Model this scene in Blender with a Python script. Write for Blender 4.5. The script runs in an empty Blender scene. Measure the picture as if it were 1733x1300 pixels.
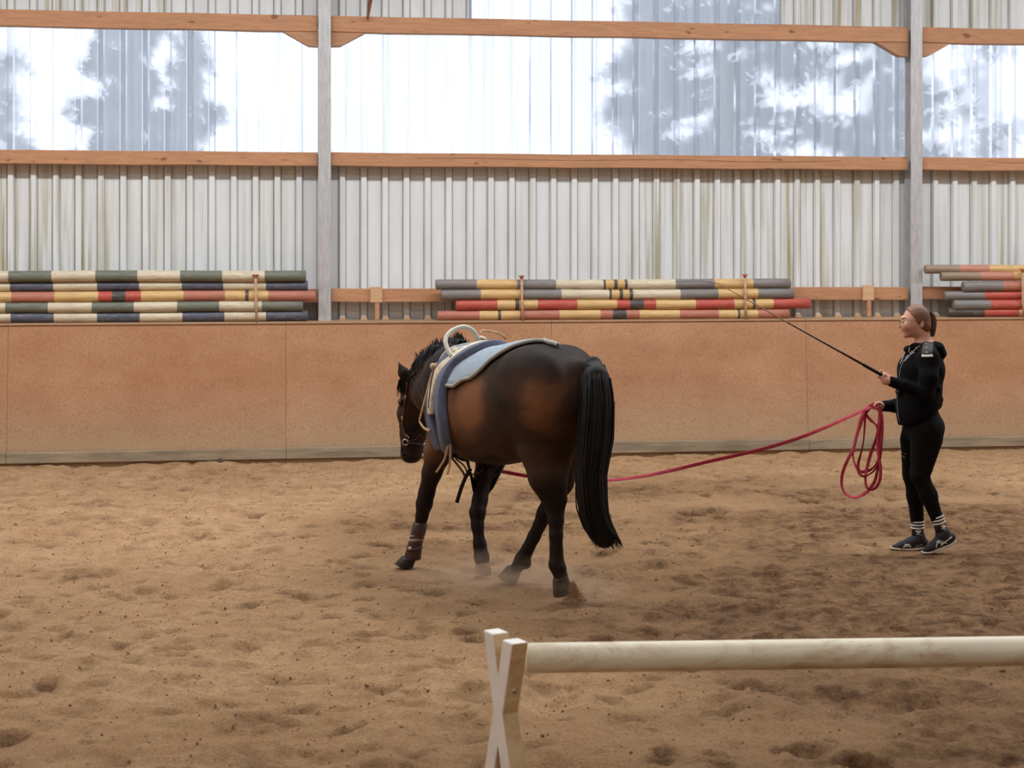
import bpy, bmesh, math, random
import numpy as np
from mathutils import Vector, Matrix
from mathutils.bvhtree import BVHTree
random.seed(7); np.random.seed(7)
C = bpy.context.scene.collection
scn = bpy.context.scene

# ------------------------------------------------------------ camera, world, lights, exposure
FPX, CX, HY, CAMZ = 2800.0, 866.5, 420.0, 2.06
cd = bpy.data.cameras.new('camera'); cam = bpy.data.objects.new('camera', cd); C.objects.link(cam)
cam.location = (0, 0, CAMZ); cam.rotation_euler = (math.pi/2, 0, 0)
cd.sensor_width = 36; cd.lens = FPX/1733*36; cd.shift_y = -(650-HY)/1733
cd.clip_start = .1; cd.clip_end = 300
cd.dof.use_dof = True; cd.dof.focus_distance = 10.6; cd.dof.aperture_fstop = 4.0
scn.camera = cam

world = bpy.data.worlds.new('overcast_sky'); scn.world = world; world.use_nodes = True
wn = world.node_tree.nodes['Background']; wn.inputs[0].default_value = (.88, .92, 1, 1); wn.inputs[1].default_value = 2.0

TH = math.atan(.1403)                     # the long wall runs slightly away to the right
WC = Vector((0, 16.32, 0))
WT = Vector((math.cos(TH), math.sin(TH), 0)); WN = Vector((-math.sin(TH), math.cos(TH), 0))
def W(u, n, z): return WC + WT*u + WN*n + Vector((0, 0, z))
def P(px, py, Y): return Vector(((px-CX)*Y/FPX, Y, CAMZ+(HY-py)*Y/FPX))
def U(px, n=0.0):                         # wall coordinate u seen at a column of the picture, n behind the board
    k = (px-CX)/FPX; Y = (16.32+n/math.cos(TH))/(1-.1403*k); return (Vector((k*Y, Y, 0))-WC).dot(WT)
def Zw(px, py, n=0.0):
    k = (px-CX)/FPX; Y = (16.32+n/math.cos(TH))/(1-.1403*k); return CAMZ+(HY-py)*Y/FPX

def area(name, loc, sx, sy, power, col, rot=(0, 0, 0)):
    l = bpy.data.lights.new(name, 'AREA'); l.shape = 'RECTANGLE'; l.size = sx; l.size_y = sy; l.energy = power; l.color = col
    o = bpy.data.objects.new(name, l); C.objects.link(o); o.location = loc; o.rotation_euler = rot; return o
SKY = (.93, .975, 1)
area('skylight_front', W(0, -4.0, 6.45), 34, .6, 1850, SKY, (0, 0, TH))
area('skylight_ridge', W(0, -9.75, 7.95), 34, 1.2, 480, SKY, (0, 0, TH))
area('skylight_rear', W(0, -15.5, 6.45), 34, 1.5, 620, SKY, (0, 0, TH))
vs = scn.view_settings; vs.view_transform = 'Standard'; vs.look = 'None'; vs.gamma = 1; vs.exposure = 0.0; vs.use_curve_mapping = False
scn.display_settings.display_device = 'sRGB'
scn.cycles.use_denoising = True
scn.cycles.volume_bounces = 2; scn.cycles.max_bounces = 7; scn.cycles.transparent_max_bounces = 12; scn.cycles.diffuse_bounces = 4
scn.cycles.sample_clamp_indirect = 6

# ------------------------------------------------------------ materials
def srgb(r, g, b):
    f = lambda c: (c/255/12.92 if c/255 <= .04045 else ((c/255+.055)/1.055)**2.4)
    return (f(r), f(g), f(b), 1)
class NT:
    def __init__(s, name):
        s.m = bpy.data.materials.new(name); s.m.use_nodes = True; s.t = s.m.node_tree; s.b = s.t.nodes['Principled BSDF']; s.out = s.t.nodes['Material Output']
    def n(s, typ, **kw):
        x = s.t.nodes.new(typ)
        for k, v in kw.items():
            if k.startswith('i_'):
                key = k[2:]; key = int(key) if key.isdigit() else key.replace('_', ' ')
                x.inputs[key].default_value = v
            else: setattr(x, k, v)
        return x
    def l(s, a, b): s.t.links.new(a, b)
    def coord(s, kind='Object', scale=(1, 1, 1)):
        t = s.n('ShaderNodeTexCoord'); m = s.n('ShaderNodeMapping'); m.inputs['Scale'].default_value = scale; s.l(t.outputs[kind], m.inputs[0]); return m.outputs[0]
    def noise(s, vec, scale, detail=4, rough=.55, dist=0):
        x = s.n('ShaderNodeTexNoise'); x.inputs['Scale'].default_value = scale; x.inputs['Detail'].default_value = detail; x.inputs['Roughness'].default_value = rough; x.inputs['Distortion'].default_value = dist
        if vec is not None: s.l(vec, x.inputs['Vector'])
        return x.outputs[0]
    def ramp(s, fac, stops):
        x = s.n('ShaderNodeValToRGB'); e = x.color_ramp.elements
        while len(e) < len(stops): e.new(.5)
        for k, (p, c) in enumerate(stops):
            e[k].position = p; e[k].color = c if len(c) == 4 else (*c, 1)
        s.l(fac, x.inputs[0]); return x.outputs[0]
    def mix(s, fac, a, b, mode='MIX'):
        x = s.n('ShaderNodeMix', data_type='RGBA', blend_type=mode)
        if hasattr(fac, 'default_value'): s.l(fac, x.inputs[0])
        else: x.inputs[0].default_value = fac
        for k, v in ((6, a), (7, b)):
            if hasattr(v, 'default_value'): s.l(v, x.inputs[k])
            else: x.inputs[k].default_value = v
        return x.outputs[2]
    def bump(s, h, strength=.3, dist=.01):
        x = s.n('ShaderNodeBump'); x.inputs['Strength'].default_value = strength; x.inputs['Distance'].default_value = dist
        s.l(h, x.inputs['Height']); s.l(x.outputs[0], s.b.inputs['Normal'])
    def col(s, c):
        if hasattr(c, 'default_value'): s.l(c, s.b.inputs['Base Color'])
        else: s.b.inputs['Base Color'].default_value = c
    def set(s, rough=.6, metal=0, spec=None):
        s.b.inputs['Roughness'].default_value = rough; s.b.inputs['Metallic'].default_value = metal
        if spec is not None: s.b.inputs['Specular IOR Level'].default_value = spec
BW = [(0, (0, 0, 0)), (1, (1, 1, 1))]
def simple(name, c, rough=.6, metal=0, var=.18, scale=18, bump=.15, stretch=(1, 1, 1), spec=None):
    s = NT(name); v = s.coord('Object', stretch); n = s.noise(v, scale)
    d = tuple(x*(1-var*1.6) for x in c[:3]); b = tuple(min(1, x*(1+var)) for x in c[:3])
    s.col(s.ramp(n, [(.3, d), (.7, b)])); s.set(rough, metal, spec)
    if bump: s.bump(s.noise(v, scale*5, 3), bump, .003)
    return s.m
def wood(name, c, var=.25, rough=.65, stretch=(1, 9, 9), knots=True):
    s = NT(name); v = s.coord('Object', stretch); n = s.noise(v, 3.5, 6, .6, 1.2)
    d = tuple(x*(1-var) for x in c[:3]); b = tuple(min(1, x*(1+var*.6)) for x in c[:3])
    col = s.ramp(n, [(.3, d), (.65, b)])
    info = s.n('ShaderNodeObjectInfo')
    col = s.mix(s.ramp(info.outputs['Random'], [(0, (0, 0, 0)), (1, (.35, .35, .35))]), col, (c[0]*.7, c[1]*.66, c[2]*.6, 1))
    if knots:
        k = s.noise(s.coord('Object', (1, 2.5, 2.5)), 5.5, 1)
        col = s.mix(s.ramp(k, [(.70, (0, 0, 0)), (.76, (.8, .8, .8))]), col, (c[0]*.35, c[1]*.25, c[2]*.2, 1))
    s.col(col); s.set(rough); s.bump(n, .25, .004); return s.m

# ------------------------------------------------------------ mesh helpers
def tag(o, label=None, cat=None, group=None, kind=None):
    if label: o['label'] = label
    if cat: o['category'] = cat
    if group: o['group'] = group
    if kind: o['kind'] = kind
    return o
def mk(name, verts, faces, mats, parent=None, mi=None, smooth=False, loc=None):
    me = bpy.data.meshes.new(name); me.from_pydata([tuple(v) for v in verts], [], [tuple(int(i) for i in f) for f in faces]); 
    for m in (mats if isinstance(mats, (list, tuple)) else [mats]): me.materials.append(m)
    if mi is not None: me.polygons.foreach_set('material_index', list(mi))
    if smooth: me.polygons.foreach_set('use_smooth', [True]*len(me.polygons))
    me.update(); o = bpy.data.objects.new(name, me); C.objects.link(o)
    if loc is not None: o.location = loc
    if parent: o.parent = parent
    return o
def empty(name, loc=(0, 0, 0), rz=0):
    o = bpy.data.objects.new(name, None); o.empty_display_size = .1; C.objects.link(o); o.location = loc; o.rotation_euler = (0, 0, rz); return o
def put_wall(o): o.location = WC; o.rotation_euler = (0, 0, TH); return o
class MB:
    def __init__(s): s.v = []; s.f = []; s.mi = []; s.cur = 0
    def add(s, vs, fs):
        b = len(s.v); s.v += [tuple(v) for v in vs]; s.f += [tuple(i+b for i in f) for f in fs]; s.mi += [s.cur]*len(fs)
    def box(s, a, b, M=None):
        x0, y0, z0 = a; x1, y1, z1 = b
        vs = [(x0, y0, z0), (x1, y0, z0), (x1, y1, z0), (x0, y1, z0), (x0, y0, z1), (x1, y0, z1), (x1, y1, z1), (x0, y1, z1)]
        if M is not None: vs = [M @ Vector(v) for v in vs]
        s.add(vs, [(0, 3, 2, 1), (4, 5, 6, 7), (0, 1, 5, 4), (1, 2, 6, 5), (2, 3, 7, 6), (3, 0, 4, 7)])
    def beam(s, a, b, w, h, up=(0, 0, 1)):
        a = Vector(a); b = Vector(b); d = (b-a); L = d.length; d.normalize(); sd = d.cross(Vector(up)).normalized(); u = sd.cross(d)
        M = Matrix((( *[d.x, sd.x, u.x], a.x), (*[d.y, sd.y, u.y], a.y), (*[d.z, sd.z, u.z], a.z), (0, 0, 0, 1)))
        s.box((0, -w/2, -h/2), (L, w/2, h/2), M)
    def tube(s, pts, r, n=8, cap=True, sq=None):
        pts = [Vector(p) for p in pts]; rs = r if isinstance(r, (list, tuple)) else [r]*len(pts)
        b = len(s.v); prev = None
        for i, p in enumerate(pts):
            d = (pts[min(i+1, len(pts)-1)]-pts[max(i-1, 0)]).normalized()
            if prev is None:
                ref = Vector((0, 0, 1)) if abs(d.z) < .9 else Vector((1, 0, 0)); u = d.cross(ref).normalized()
            else:
                u = (prev-d*prev.dot(d)); u = u.normalized() if u.length > 1e-6 else d.orthogonal().normalized()
            prev = u; v = d.cross(u)
            for k in range(n):
                a = 2*math.pi*k/n; s.v.append(tuple(p+(u*math.cos(a)+v*math.sin(a))*rs[i]))
        for i in range(len(pts)-1):
            for k in range(n):
                s.f.append((b+i*n+k, b+i*n+(k+1) % n, b+(i+1)*n+(k+1) % n, b+(i+1)*n+k)); s.mi.append(s.cur)
        if cap:
            s.f.append(tuple(b+k for k in reversed(range(n)))); s.mi.append(s.cur)
            e = b+(len(pts)-1)*n; s.f.append(tuple(e+k for k in range(n))); s.mi.append(s.cur)
    def ball(s, c, r, n=8, m=6, M=None):
        c = Vector(c); rr = r if isinstance(r, (list, tuple)) else (r, r, r); b = len(s.v)
        for j in range(m+1):
            t = math.pi*j/m
            for k in range(n):
                a = 2*math.pi*k/n; q = Vector((rr[0]*math.sin(t)*math.cos(a), rr[1]*math.sin(t)*math.sin(a), rr[2]*math.cos(t)))
                if M is not None: q = M @ q
                s.v.append(tuple(c+q))
        for j in range(m):
            for k in range(n):
                s.f.append((b+j*n+k, b+(j+1)*n+k, b+(j+1)*n+(k+1) % n, b+j*n+(k+1) % n)); s.mi.append(s.cur)
    def sweep(s, pts, nors, w, t, cap=True):
        """flat rounded strap lying on a surface: pts on the surface, nors outward"""
        pts = [Vector(p) for p in pts]; b = len(s.v); prof = [(-.5, 0), (-.5, .55), (-.38, 1), (.38, 1), (.5, .55), (.5, 0)]; n = len(prof)
        for i, p in enumerate(pts):
            d = (pts[min(i+1, len(pts)-1)]-pts[max(i-1, 0)]).normalized(); N = Vector(nors[i]); N = (N-d*N.dot(d)).normalized(); sd = d.cross(N)
            ww = w[i] if isinstance(w, (list, tuple)) else w; tt = t[i] if isinstance(t, (list, tuple)) else t
            for a, c in prof: s.v.append(tuple(p+sd*(a*ww)+N*(c*tt)))
        for i in range(len(pts)-1):
            for k in range(n):
                s.f.append((b+i*n+k, b+(i+1)*n+k, b+(i+1)*n+(k+1) % n, b+i*n+(k+1) % n)); s.mi.append(s.cur)
        if cap:
            s.f.append(tuple(b+k for k in range(n))); s.mi.append(s.cur)
            e = b+(len(pts)-1)*n; s.f.append(tuple(e+k for k in reversed(range(n)))); s.mi.append(s.cur)
    def build(s, name, mats, parent=None, smooth=False, loc=None): return mk(name, s.v, s.f, mats, parent, s.mi, smooth, loc)
def bevel(o, w=.004, seg=2):
    m = o.modifiers.new('bevel', 'BEVEL'); m.width = w; m.segments = seg; m.limit_method = 'ANGLE'; m.angle_limit = .6; return o
def smoothpath(pts, n=8):
    """Catmull-Rom through the points"""
    pts = [np.array(p, float) for p in pts]; q = [2*pts[0]-pts[1]]+pts+[2*pts[-1]-pts[-2]]; out = []
    for i in range(1, len(q)-2):
        for k in range(n):
            t = k/n; a, b, c, d = q[i-1], q[i], q[i+1], q[i+2]
            out.append(.5*((2*b)+(c-a)*t+(2*a-5*b+4*c-d)*t*t+(3*b-a-3*c+d)*t**3))
    out.append(pts[-1]); return [Vector(x) if len(x) == 3 else tuple(x) for x in out]

# ------------------------------------------------------------ signed-distance modelling (one continuous skin)
class Field:
    def __init__(s, lo, hi, h):
        s.lo = np.array(lo, float); s.h = h; s.n = np.ceil((np.array(hi)-s.lo)/h).astype(int)+1
        s.D = np.full(tuple(s.n), 1.0, np.float32); s.ax = [s.lo[i]+h*np.arange(s.n[i]) for i in range(3)]
    def _sub(s, lo, hi, pad):
        a = np.clip(((np.array(lo)-pad-s.lo)/s.h).astype(int), 0, s.n-1); b = np.clip(((np.array(hi)+pad-s.lo)/s.h).astype(int)+2, 1, s.n)
        sl = tuple(slice(a[i], b[i]) for i in range(3)); g = np.meshgrid(*[s.ax[i][sl[i]] for i in range(3)], indexing='ij'); return sl, g
    def _u(s, sl, d, k, sub=False):
        D = s.D[sl]
        if sub:
            h = np.clip(.5-.5*(D+d)/k, 0, 1); s.D[sl] = D*(1-h)-d*h+k*h*(1-h)
        else:
            h = np.clip(.5+.5*(D-d)/k, 0, 1); s.D[sl] = D*(1-h)+d*h-k*h*(1-h)
    def cone(s, a, b, r1, r2, k=.03, sq=None, sub=False):
        a = np.array(a, float); b = np.array(b, float); R = max(r1, r2)
        if sq: R *= max(1, sq[1])
        sl, (X, Y, Z) = s._sub(np.minimum(a, b), np.maximum(a, b), R+k+2*s.h)
        d = b-a; L = max(d@d, 1e-9); t = np.clip(((X-a[0])*d[0]+(Y-a[1])*d[1]+(Z-a[2])*d[2])/L, 0, 1)
        vx, vy, vz = X-a[0]-t*d[0], Y-a[1]-t*d[1], Z-a[2]-t*d[2]
        f = 1
        if sq:
            u = np.array(sq[0], float); u /= np.linalg.norm(u); q = (vx*u[0]+vy*u[1]+vz*u[2])*(1/sq[1]-1); vx = vx+u[0]*q; vy = vy+u[1]*q; vz = vz+u[2]*q; f = min(1, sq[1])
        s._u(sl, (np.sqrt(vx*vx+vy*vy+vz*vz)-(r1+(r2-r1)*t))*f, k, sub)
    def chain(s, pts, rs, k=.03, sq=None):
        for i in range(len(pts)-1): s.cone(pts[i], pts[i+1], rs[i], rs[i+1], k, sq)
    def ell(s, c, r, k=.03, R=None, sub=False):
        c = np.array(c, float); r = np.array(r, float); m = max(r); sl, (X, Y, Z) = s._sub(c, c, m+k+2*s.h)
        X = X-c[0]; Y = Y-c[1]; Z = Z-c[2]
        if R is not None:
            R = np.array(R); X, Y, Z = (R[0][i]*X+R[1][i]*Y+R[2][i]*Z for i in range(3))
        k0 = np.sqrt((X/r[0])**2+(Y/r[1])**2+(Z/r[2])**2)+1e-9; k1 = np.sqrt((X/r[0]**2)**2+(Y/r[1]**2)**2+(Z/r[2]**2)**2)+1e-9
        s._u(sl, k0*(k0-1)/k1, k, sub)
    def cut(s, p, n):
        g = np.meshgrid(*s.ax, indexing='ij'); d = sum((g[i]-p[i])*n[i] for i in range(3))/np.linalg.norm(n); s.D = np.maximum(s.D, d).astype(np.float32)
    def mesh(s, shift=0.0):
        D = s.D+shift; S = D < 0; nx, ny, nz = D.shape
        ci = S[:-1, :-1, :-1].astype(np.int8)*0
        for dx in (0, 1):
            for dy in (0, 1):
                for dz in (0, 1): ci += S[dx:nx-1+dx, dy:ny-1+dy, dz:nz-1+dz]
        act = (ci > 0) & (ci < 8); idx = -np.ones(act.shape, np.int64); A = np.argwhere(act); idx[act] = np.arange(len(A))
        acc = np.zeros((len(A), 3)); cnt = np.zeros(len(A)); i, j, k = A.T
        cs = [(a, b, c) for a in (0, 1) for b in (0, 1) for c in (0, 1)]
        for p in cs:
            for ax in range(3):
                if p[ax]: continue
                q = list(p); q[ax] = 1
                d0 = D[i+p[0], j+p[1], k+p[2]]; d1 = D[i+q[0], j+q[1], k+q[2]]; m = (d0 < 0) != (d1 < 0)
                t = np.where(m, d0/(d0-d1+1e-12), 0); v = np.tile(np.array(p, float), (len(A), 1)); v[:, ax] = t
                acc[m] += v[m]; cnt[m] += 1
        V = (A+acc/cnt[:, None])*s.h+s.lo; F = []
        for ax in range(3):
            o = [slice(None)]*3; o2 = [slice(None)]*3; o[ax] = slice(0, -1); o2[ax] = slice(1, None)
            s0 = S[tuple(o)]; s1 = S[tuple(o2)]; E = np.argwhere(s0 != s1); fl = s0[tuple(E.T)]
            b, c = [x for x in range(3) if x != ax]
            ok = (E[:, b] > 0) & (E[:, c] > 0) & (E[:, b] < D.shape[b]-1) & (E[:, c] < D.shape[c]-1); E = E[ok]; fl = fl[ok]
            def g(db, dc):
                e = E.copy(); e[:, b] += db; e[:, c] += dc; return idx[tuple(e.T)]
            q = np.stack([g(-1, -1), g(0, -1), g(0, 0), g(-1, 0)], 1)
            flip = fl if ax != 1 else ~fl
            q[~flip] = q[~flip][:, ::-1]; F.append(q)
        return V, np.concatenate(F)
# ============================================================ SETTING
HAZE = 0
# ---- arena sand
def vnoise(x, y, sc, seed=0):
    r = np.random.RandomState(seed); T = r.rand(256, 256); x = x*sc+seed*7.3; y = y*sc+seed*3.1
    xi = np.floor(x).astype(int); yi = np.floor(y).astype(int); fx = x-xi; fy = y-yi; fx = fx*fx*(3-2*fx); fy = fy*fy*(3-2*fy)
    g = lambda a, b: T[a % 256, b % 256]
    return (g(xi, yi)*(1-fx)+g(xi+1, yi)*fx)*(1-fy)+(g(xi, yi+1)*(1-fx)+g(xi+1, yi+1)*fx)*fy-.5
def sand_mat():
    s = NT('arena_sand'); v = s.coord('Object')
    n1 = s.noise(v, .55, 5, .6); n2 = s.noise(v, 7, 6, .7, .3); n3 = s.noise(v, 70, 5, .75)
    dry = srgb(190, 156, 119); mid = srgb(166, 130, 95); damp = srgb(96, 69, 47)
    col = s.mix(s.ramp(n2, [(.34, (1, 1, 1)), (.6, (0, 0, 0))]), dry, mid)
    col = s.mix(s.ramp(n1, [(.42, (.0, .0, .0)), (.66, (.65, .65, .65))]), col, mid)
    at = s.n('ShaderNodeAttribute', attribute_name='damp'); dn = s.n('ShaderNodeMath', operation='MULTIPLY'); s.l(at.outputs['Fac'], dn.inputs[0]); s.l(s.ramp(n2, [(.3, (.25,)*3), (.7, (1.25,)*3)]), dn.inputs[1])
    col = s.mix(dn.outputs[0], col, damp)
    f = s.ramp(s.noise(v, 21, 5, .75, 1.2), [(.58, (0, 0, 0)), (.68, (.8, .8, .8))]); col = s.mix(f, col, srgb(98, 62, 38))
    g = s.ramp(n3, [(.3, (.70, .68, .66)), (.68, (1.2, 1.2, 1.2))]); col = s.mix(1.0, col, g, 'MULTIPLY')
    s.col(col); s.set(.95, 0, .15)
    h = s.n('ShaderNodeMath', operation='ADD'); s.l(n2, h.inputs[0]); s.l(n3, h.inputs[1]); s.bump(h.outputs[0], .75, .024)
    return s.m
M_sand = sand_mat()
def sand_h(x, y):
    h = .030*vnoise(x, y, 1.1, 1)+.036*vnoise(x, y*1.5, 3.0, 2)+.034*vnoise(x, y*1.4, 6.5, 3)+.016*vnoise(x, y*1.2, 15, 4)+.009*vnoise(x, y, 34, 5)
    return h
_r = np.random.RandomState(3)
prints = [(_r.uniform(-6, 7), _r.uniform(4, 17), _r.uniform(.03, .085), _r.uniform(.008, .024)) for _ in range(2300)]
xs = np.concatenate([np.linspace(-12, -4.6, 60, endpoint=False), np.linspace(-4.6, 6.2, 600), np.linspace(6.25, 13, 55)])
ys = np.concatenate([np.linspace(-6, 5.2, 60, endpoint=False), np.linspace(5.2, 18.6, 650)])
GX, GY = np.meshgrid(xs, ys, indexing='ij'); H = sand_h(GX, GY)
damp = np.zeros_like(H)
for (a, b, r, d) in prints:
    i0, i1 = np.searchsorted(xs, [a-r*2.2, a+r*2.2]); j0, j1 = np.searchsorted(ys, [b-r*2.2, b+r*2.2])
    if i1 <= i0 or j1 <= j0: continue
    q = np.sqrt((GX[i0:i1, j0:j1]-a)**2+((GY[i0:i1, j0:j1]-b)*1.1)**2)/r*(1+.9*vnoise(GX[i0:i1, j0:j1], GY[i0:i1, j0:j1], 11, 31)+.5*vnoise(GX[i0:i1, j0:j1], GY[i0:i1, j0:j1], 27, 32))
    H[i0:i1, j0:j1] += -d*np.exp(-q**4)+d*.45*np.exp(-((q-1.25)/.3)**2); damp[i0:i1, j0:j1] += .45*np.exp(-q**4)
def sm(x, a, b):
    t = np.clip((x-a)/(b-a), 0, 1); return t*t*(3-2*t)
# the track the horse walks on, churned and damper
ring = np.abs(np.hypot(GX-2.0, (GY-11.6))-2.3); damp += .95*(1-sm(ring, .5, 1.7))*(.6+.8*vnoise(GX, GY*2.2, 1.3, 9))+.95*sm(GX, .1, 1.8)*(1-sm(GY, 12.3, 13.8))*(.8+.7*vnoise(GX, GY*2, 1.7, 19))
damp += .35*(1-sm(GY, 6.2, 8.0))*(.6+vnoise(GX, GY, .8, 11))+.22*(1-sm(GX, -3.2, -1.4))*(1-sm(GY, 9, 12)); damp = np.clip(damp, 0, 1)
H *= 1+.35*(1-sm(GY, 7.2, 9.0)); H -= .55*np.maximum(H-.02, 0); H -= .012
for (a, b, z_) in ((2.68, 11.31, -.002), (2.90, 11.17, -.004), (2.79, 11.22, -.004), (-.67, 10.6, .004), (-.17, 10.32, -.002), (.0, 10.12, .004), (.33, 9.61, -.004), (-.05, 6.15, -.002)):
    w_ = np.exp(-(((GX-a)**2+(GY-b)**2)/.16**2)**2); H = H*(1-w_)+z_*w_
ny_ = len(ys); V = np.stack([GX.ravel(), GY.ravel(), H.ravel()], 1)
I, J = np.meshgrid(np.arange(len(xs)-1), np.arange(ny_-1), indexing='ij'); a0 = (I*ny_+J).ravel(); Fq = np.stack([a0, a0+ny_, a0+ny_+1, a0+1], 1)
# keep only what lies inside the board
keep = ((V[:, 1]-16.32-.1403*V[:, 0])*math.cos(TH) < .36)[Fq].all(1)
floor_o = mk('floor', V, Fq[keep], M_sand, smooth=True); floor_o['kind'] = 'structure'
at = floor_o.data.attributes.new('damp', 'FLOAT', 'POINT'); at.data.foreach_set('value', damp.ravel().astype(np.float32))
def ground(x, y): 
    i = min(max(np.searchsorted(xs, x), 0), len(xs)-1); j = min(max(np.searchsorted(ys, y), 0), len(ys)-1); return float(H[i, j])

# scattered clods and fibres
def bits(name, n, mat, label, lo, hi, fib):
    mb = MB(); r = random.Random(len(name))
    for _ in range(n):
        x = r.uniform(-4, 5); y = 5.4+r.random()**.8*11; 
        if y > 16.1+.14*x: continue
        if abs(x) > y*.33+.3: continue
        z = ground(x, y); s_ = r.uniform(lo, hi); a = r.uniform(0, 3.14)
        M = Matrix.Translation((x, y, z+s_*.12)) @ Matrix.Rotation(a, 4, 'Z') @ Matrix.Rotation(r.uniform(-.4, .4), 4, 'X')
        if fib: mb.box((-s_*2, -s_*.18, -s_*.1), (s_*2, s_*.18, s_*.25), M)
        else:
            b = len(mb.v); vs = [Vector((math.cos(t)*s_*r.uniform(.6, 1.1), math.sin(t)*s_*r.uniform(.5, .9), -s_*.2)) for t in [k*1.2566 for k in range(5)]]+[Vector((r.uniform(-.3, .3)*s_, 0, s_*.55))]
            mb.add([M @ q for q in vs], [(k, (k+1) % 5, 5) for k in range(5)]+[(4, 3, 2, 1, 0)])
    o = mb.build(name, mat); tag(o, label, 'sand', kind='stuff')
M_clod = simple('damp_sand_clod', srgb(128, 88, 58), .95, var=.35, scale=40)
M_fib = simple('fibre_shred', srgb(104, 76, 54), .9, var=.4, scale=30)
bits('sand_clods', 6500, M_clod, 'small damp brown clods strewn over the arena sand', .003, .012, False)
bits('footing_shreds', 420, M_fib, 'small dark shreds of fibre lying on the arena sand', .004, .009, True)

# ---- cladding
PITCH = .2144; RIB0 = U(615.8, .47)
def clad_mat():
    s = NT('painted_steel_sheet'); v = s.coord('Object')
    base = s.ramp(s.noise(s.coord('Object', (3, 1, .6)), 2, 4), [(.3, srgb(208, 212, 214)[:3]), (.7, srgb(222, 226, 229)[:3])])
    st = s.noise(s.coord('Object', (14, 6, .35)), 1.0, 5, .6); big = s.noise(s.coord('Object', (.55, 0, .1)), 1, 2)
    sm_ = s.n('ShaderNodeMath', operation='MULTIPLY'); s.l(s.ramp(st, [(.48, (0, 0, 0)), (.66, (1, 1, 1))]), sm_.inputs[0]); s.l(s.ramp(big, [(.44, (.03,)*3), (.6, (1,)*3)]), sm_.inputs[1])
    col = s.mix(sm_.outputs[0], base, srgb(158, 150, 112))
    st2 = s.noise(s.coord('Object', (34, 9, .5)), 1.0, 4, .6); col = s.mix(s.ramp(st2, [(.64, (0, 0, 0)), (.76, (.55, .55, .55))]), col, srgb(150, 128, 100))
    s.col(col); s.set(.45, 0, .4); return s.m
M_clad = clad_mat()
M_groove = simple('groove_dirt_shade', srgb(132, 118, 98), .8, var=.35, scale=5, stretch=(1, 1, .4), bump=0)  # dirt along the rib feet, also a painted crease shade so the ribs read
def trans_mat():
    s = NT('weathered_polycarbonate')
    streak = s.noise(s.coord('Object', (22, 5, .28)), 1.0, 6, .65); big = s.noise(s.coord('Object', (.9, 1, .7)), 1, 3)
    tint = s.ramp(streak, [(.34, (.56, .60, .72)), (.50, (.86, .89, .96)), (.66, (.96, .98, 1))])
    t = s.n('ShaderNodeBsdfTransparent'); s.l(tint, t.inputs[0])
    g = s.n('ShaderNodeBsdfRefraction'); g.inputs['IOR'].default_value = 1.06; g.inputs['Roughness'].default_value = .3; s.l(tint, g.inputs[0])
    d = s.n('ShaderNodeBsdfTranslucent'); d.inputs[0].default_value = (.80, .835, .96, 1)
    m1 = s.n('ShaderNodeMixShader'); m1.inputs[0].default_value = .68; s.l(t.outputs[0], m1.inputs[1]); s.l(g.outputs[0], m1.inputs[2])
    m2 = s.n('ShaderNodeMixShader'); s.l(s.ramp(streak, [(.35, (.62,)*3), (.7, (.48,)*3)]), m2.inputs[0]); s.l(m1.outputs[0], m2.inputs[1]); s.l(d.outputs[0], m2.inputs[2])
    s.l(m2.outputs[0], s.out.inputs[0]); return s.m
M_trans = trans_mat()
def sheet(name, u0, u1, z0, z1, mat, parent, dn=0.0):
    """ribbed sheet: pans at n=.50, ribs 35 mm towards the room"""
    cr = []
    for k in range(int(math.floor((u0-RIB0)/PITCH))-1, int((u1-RIB0)/PITCH)+3):
        c = RIB0+k*PITCH
        for du, dd in ((-.043, 0), (-.036, 0), (-.024, -.040), (.024, -.040), (.036, 0), (.041, 0)): cr.append((c+du, .50+dd+dn))
    cr = [(u, n) for u, n in cr if u0 <= u <= u1]
    if cr[0][0] > u0+.002: cr.insert(0, (u0, cr[0][1]))
    if cr[-1][0] < u1-.002: cr.append((u1, cr[-1][1]))
    v = [(u, n, z0) for u, n in cr]+[(u, n, z1) for u, n in cr]; m = len(cr)
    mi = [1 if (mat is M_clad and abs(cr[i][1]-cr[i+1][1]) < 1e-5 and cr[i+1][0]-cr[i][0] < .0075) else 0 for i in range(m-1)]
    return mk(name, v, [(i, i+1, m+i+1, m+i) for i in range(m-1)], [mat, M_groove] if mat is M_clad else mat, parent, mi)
wall = put_wall(empty('wall_back')); wall['kind'] = 'structure'
win1 = put_wall(empty('window_1')); win1['kind'] = 'structure'
win2 = put_wall(empty('window_2')); win2['kind'] = 'structure'
SW = PITCH*5; s0 = RIB0+PITCH*.5-SW*12
ta, tb = U(798, .47), U(1317, .47)
for k in range(24):
    a, b = s0+k*SW, s0+(k+1)*SW
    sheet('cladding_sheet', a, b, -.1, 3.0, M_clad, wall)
    sheet('translucent_sheet', a, b, 2.96, 4.27, M_trans, win1, -.004)
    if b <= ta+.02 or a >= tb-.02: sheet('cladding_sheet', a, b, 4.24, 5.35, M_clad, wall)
    else:
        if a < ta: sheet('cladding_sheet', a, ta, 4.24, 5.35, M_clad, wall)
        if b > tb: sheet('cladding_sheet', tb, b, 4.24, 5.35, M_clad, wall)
        sheet('translucent_sheet', max(a, ta-.03), min(b, tb+.03), 4.24, 5.33, M_trans, win2, -.006)
M_ltwood = wood('pale_softwood', srgb(206, 168, 128), .15)
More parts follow.
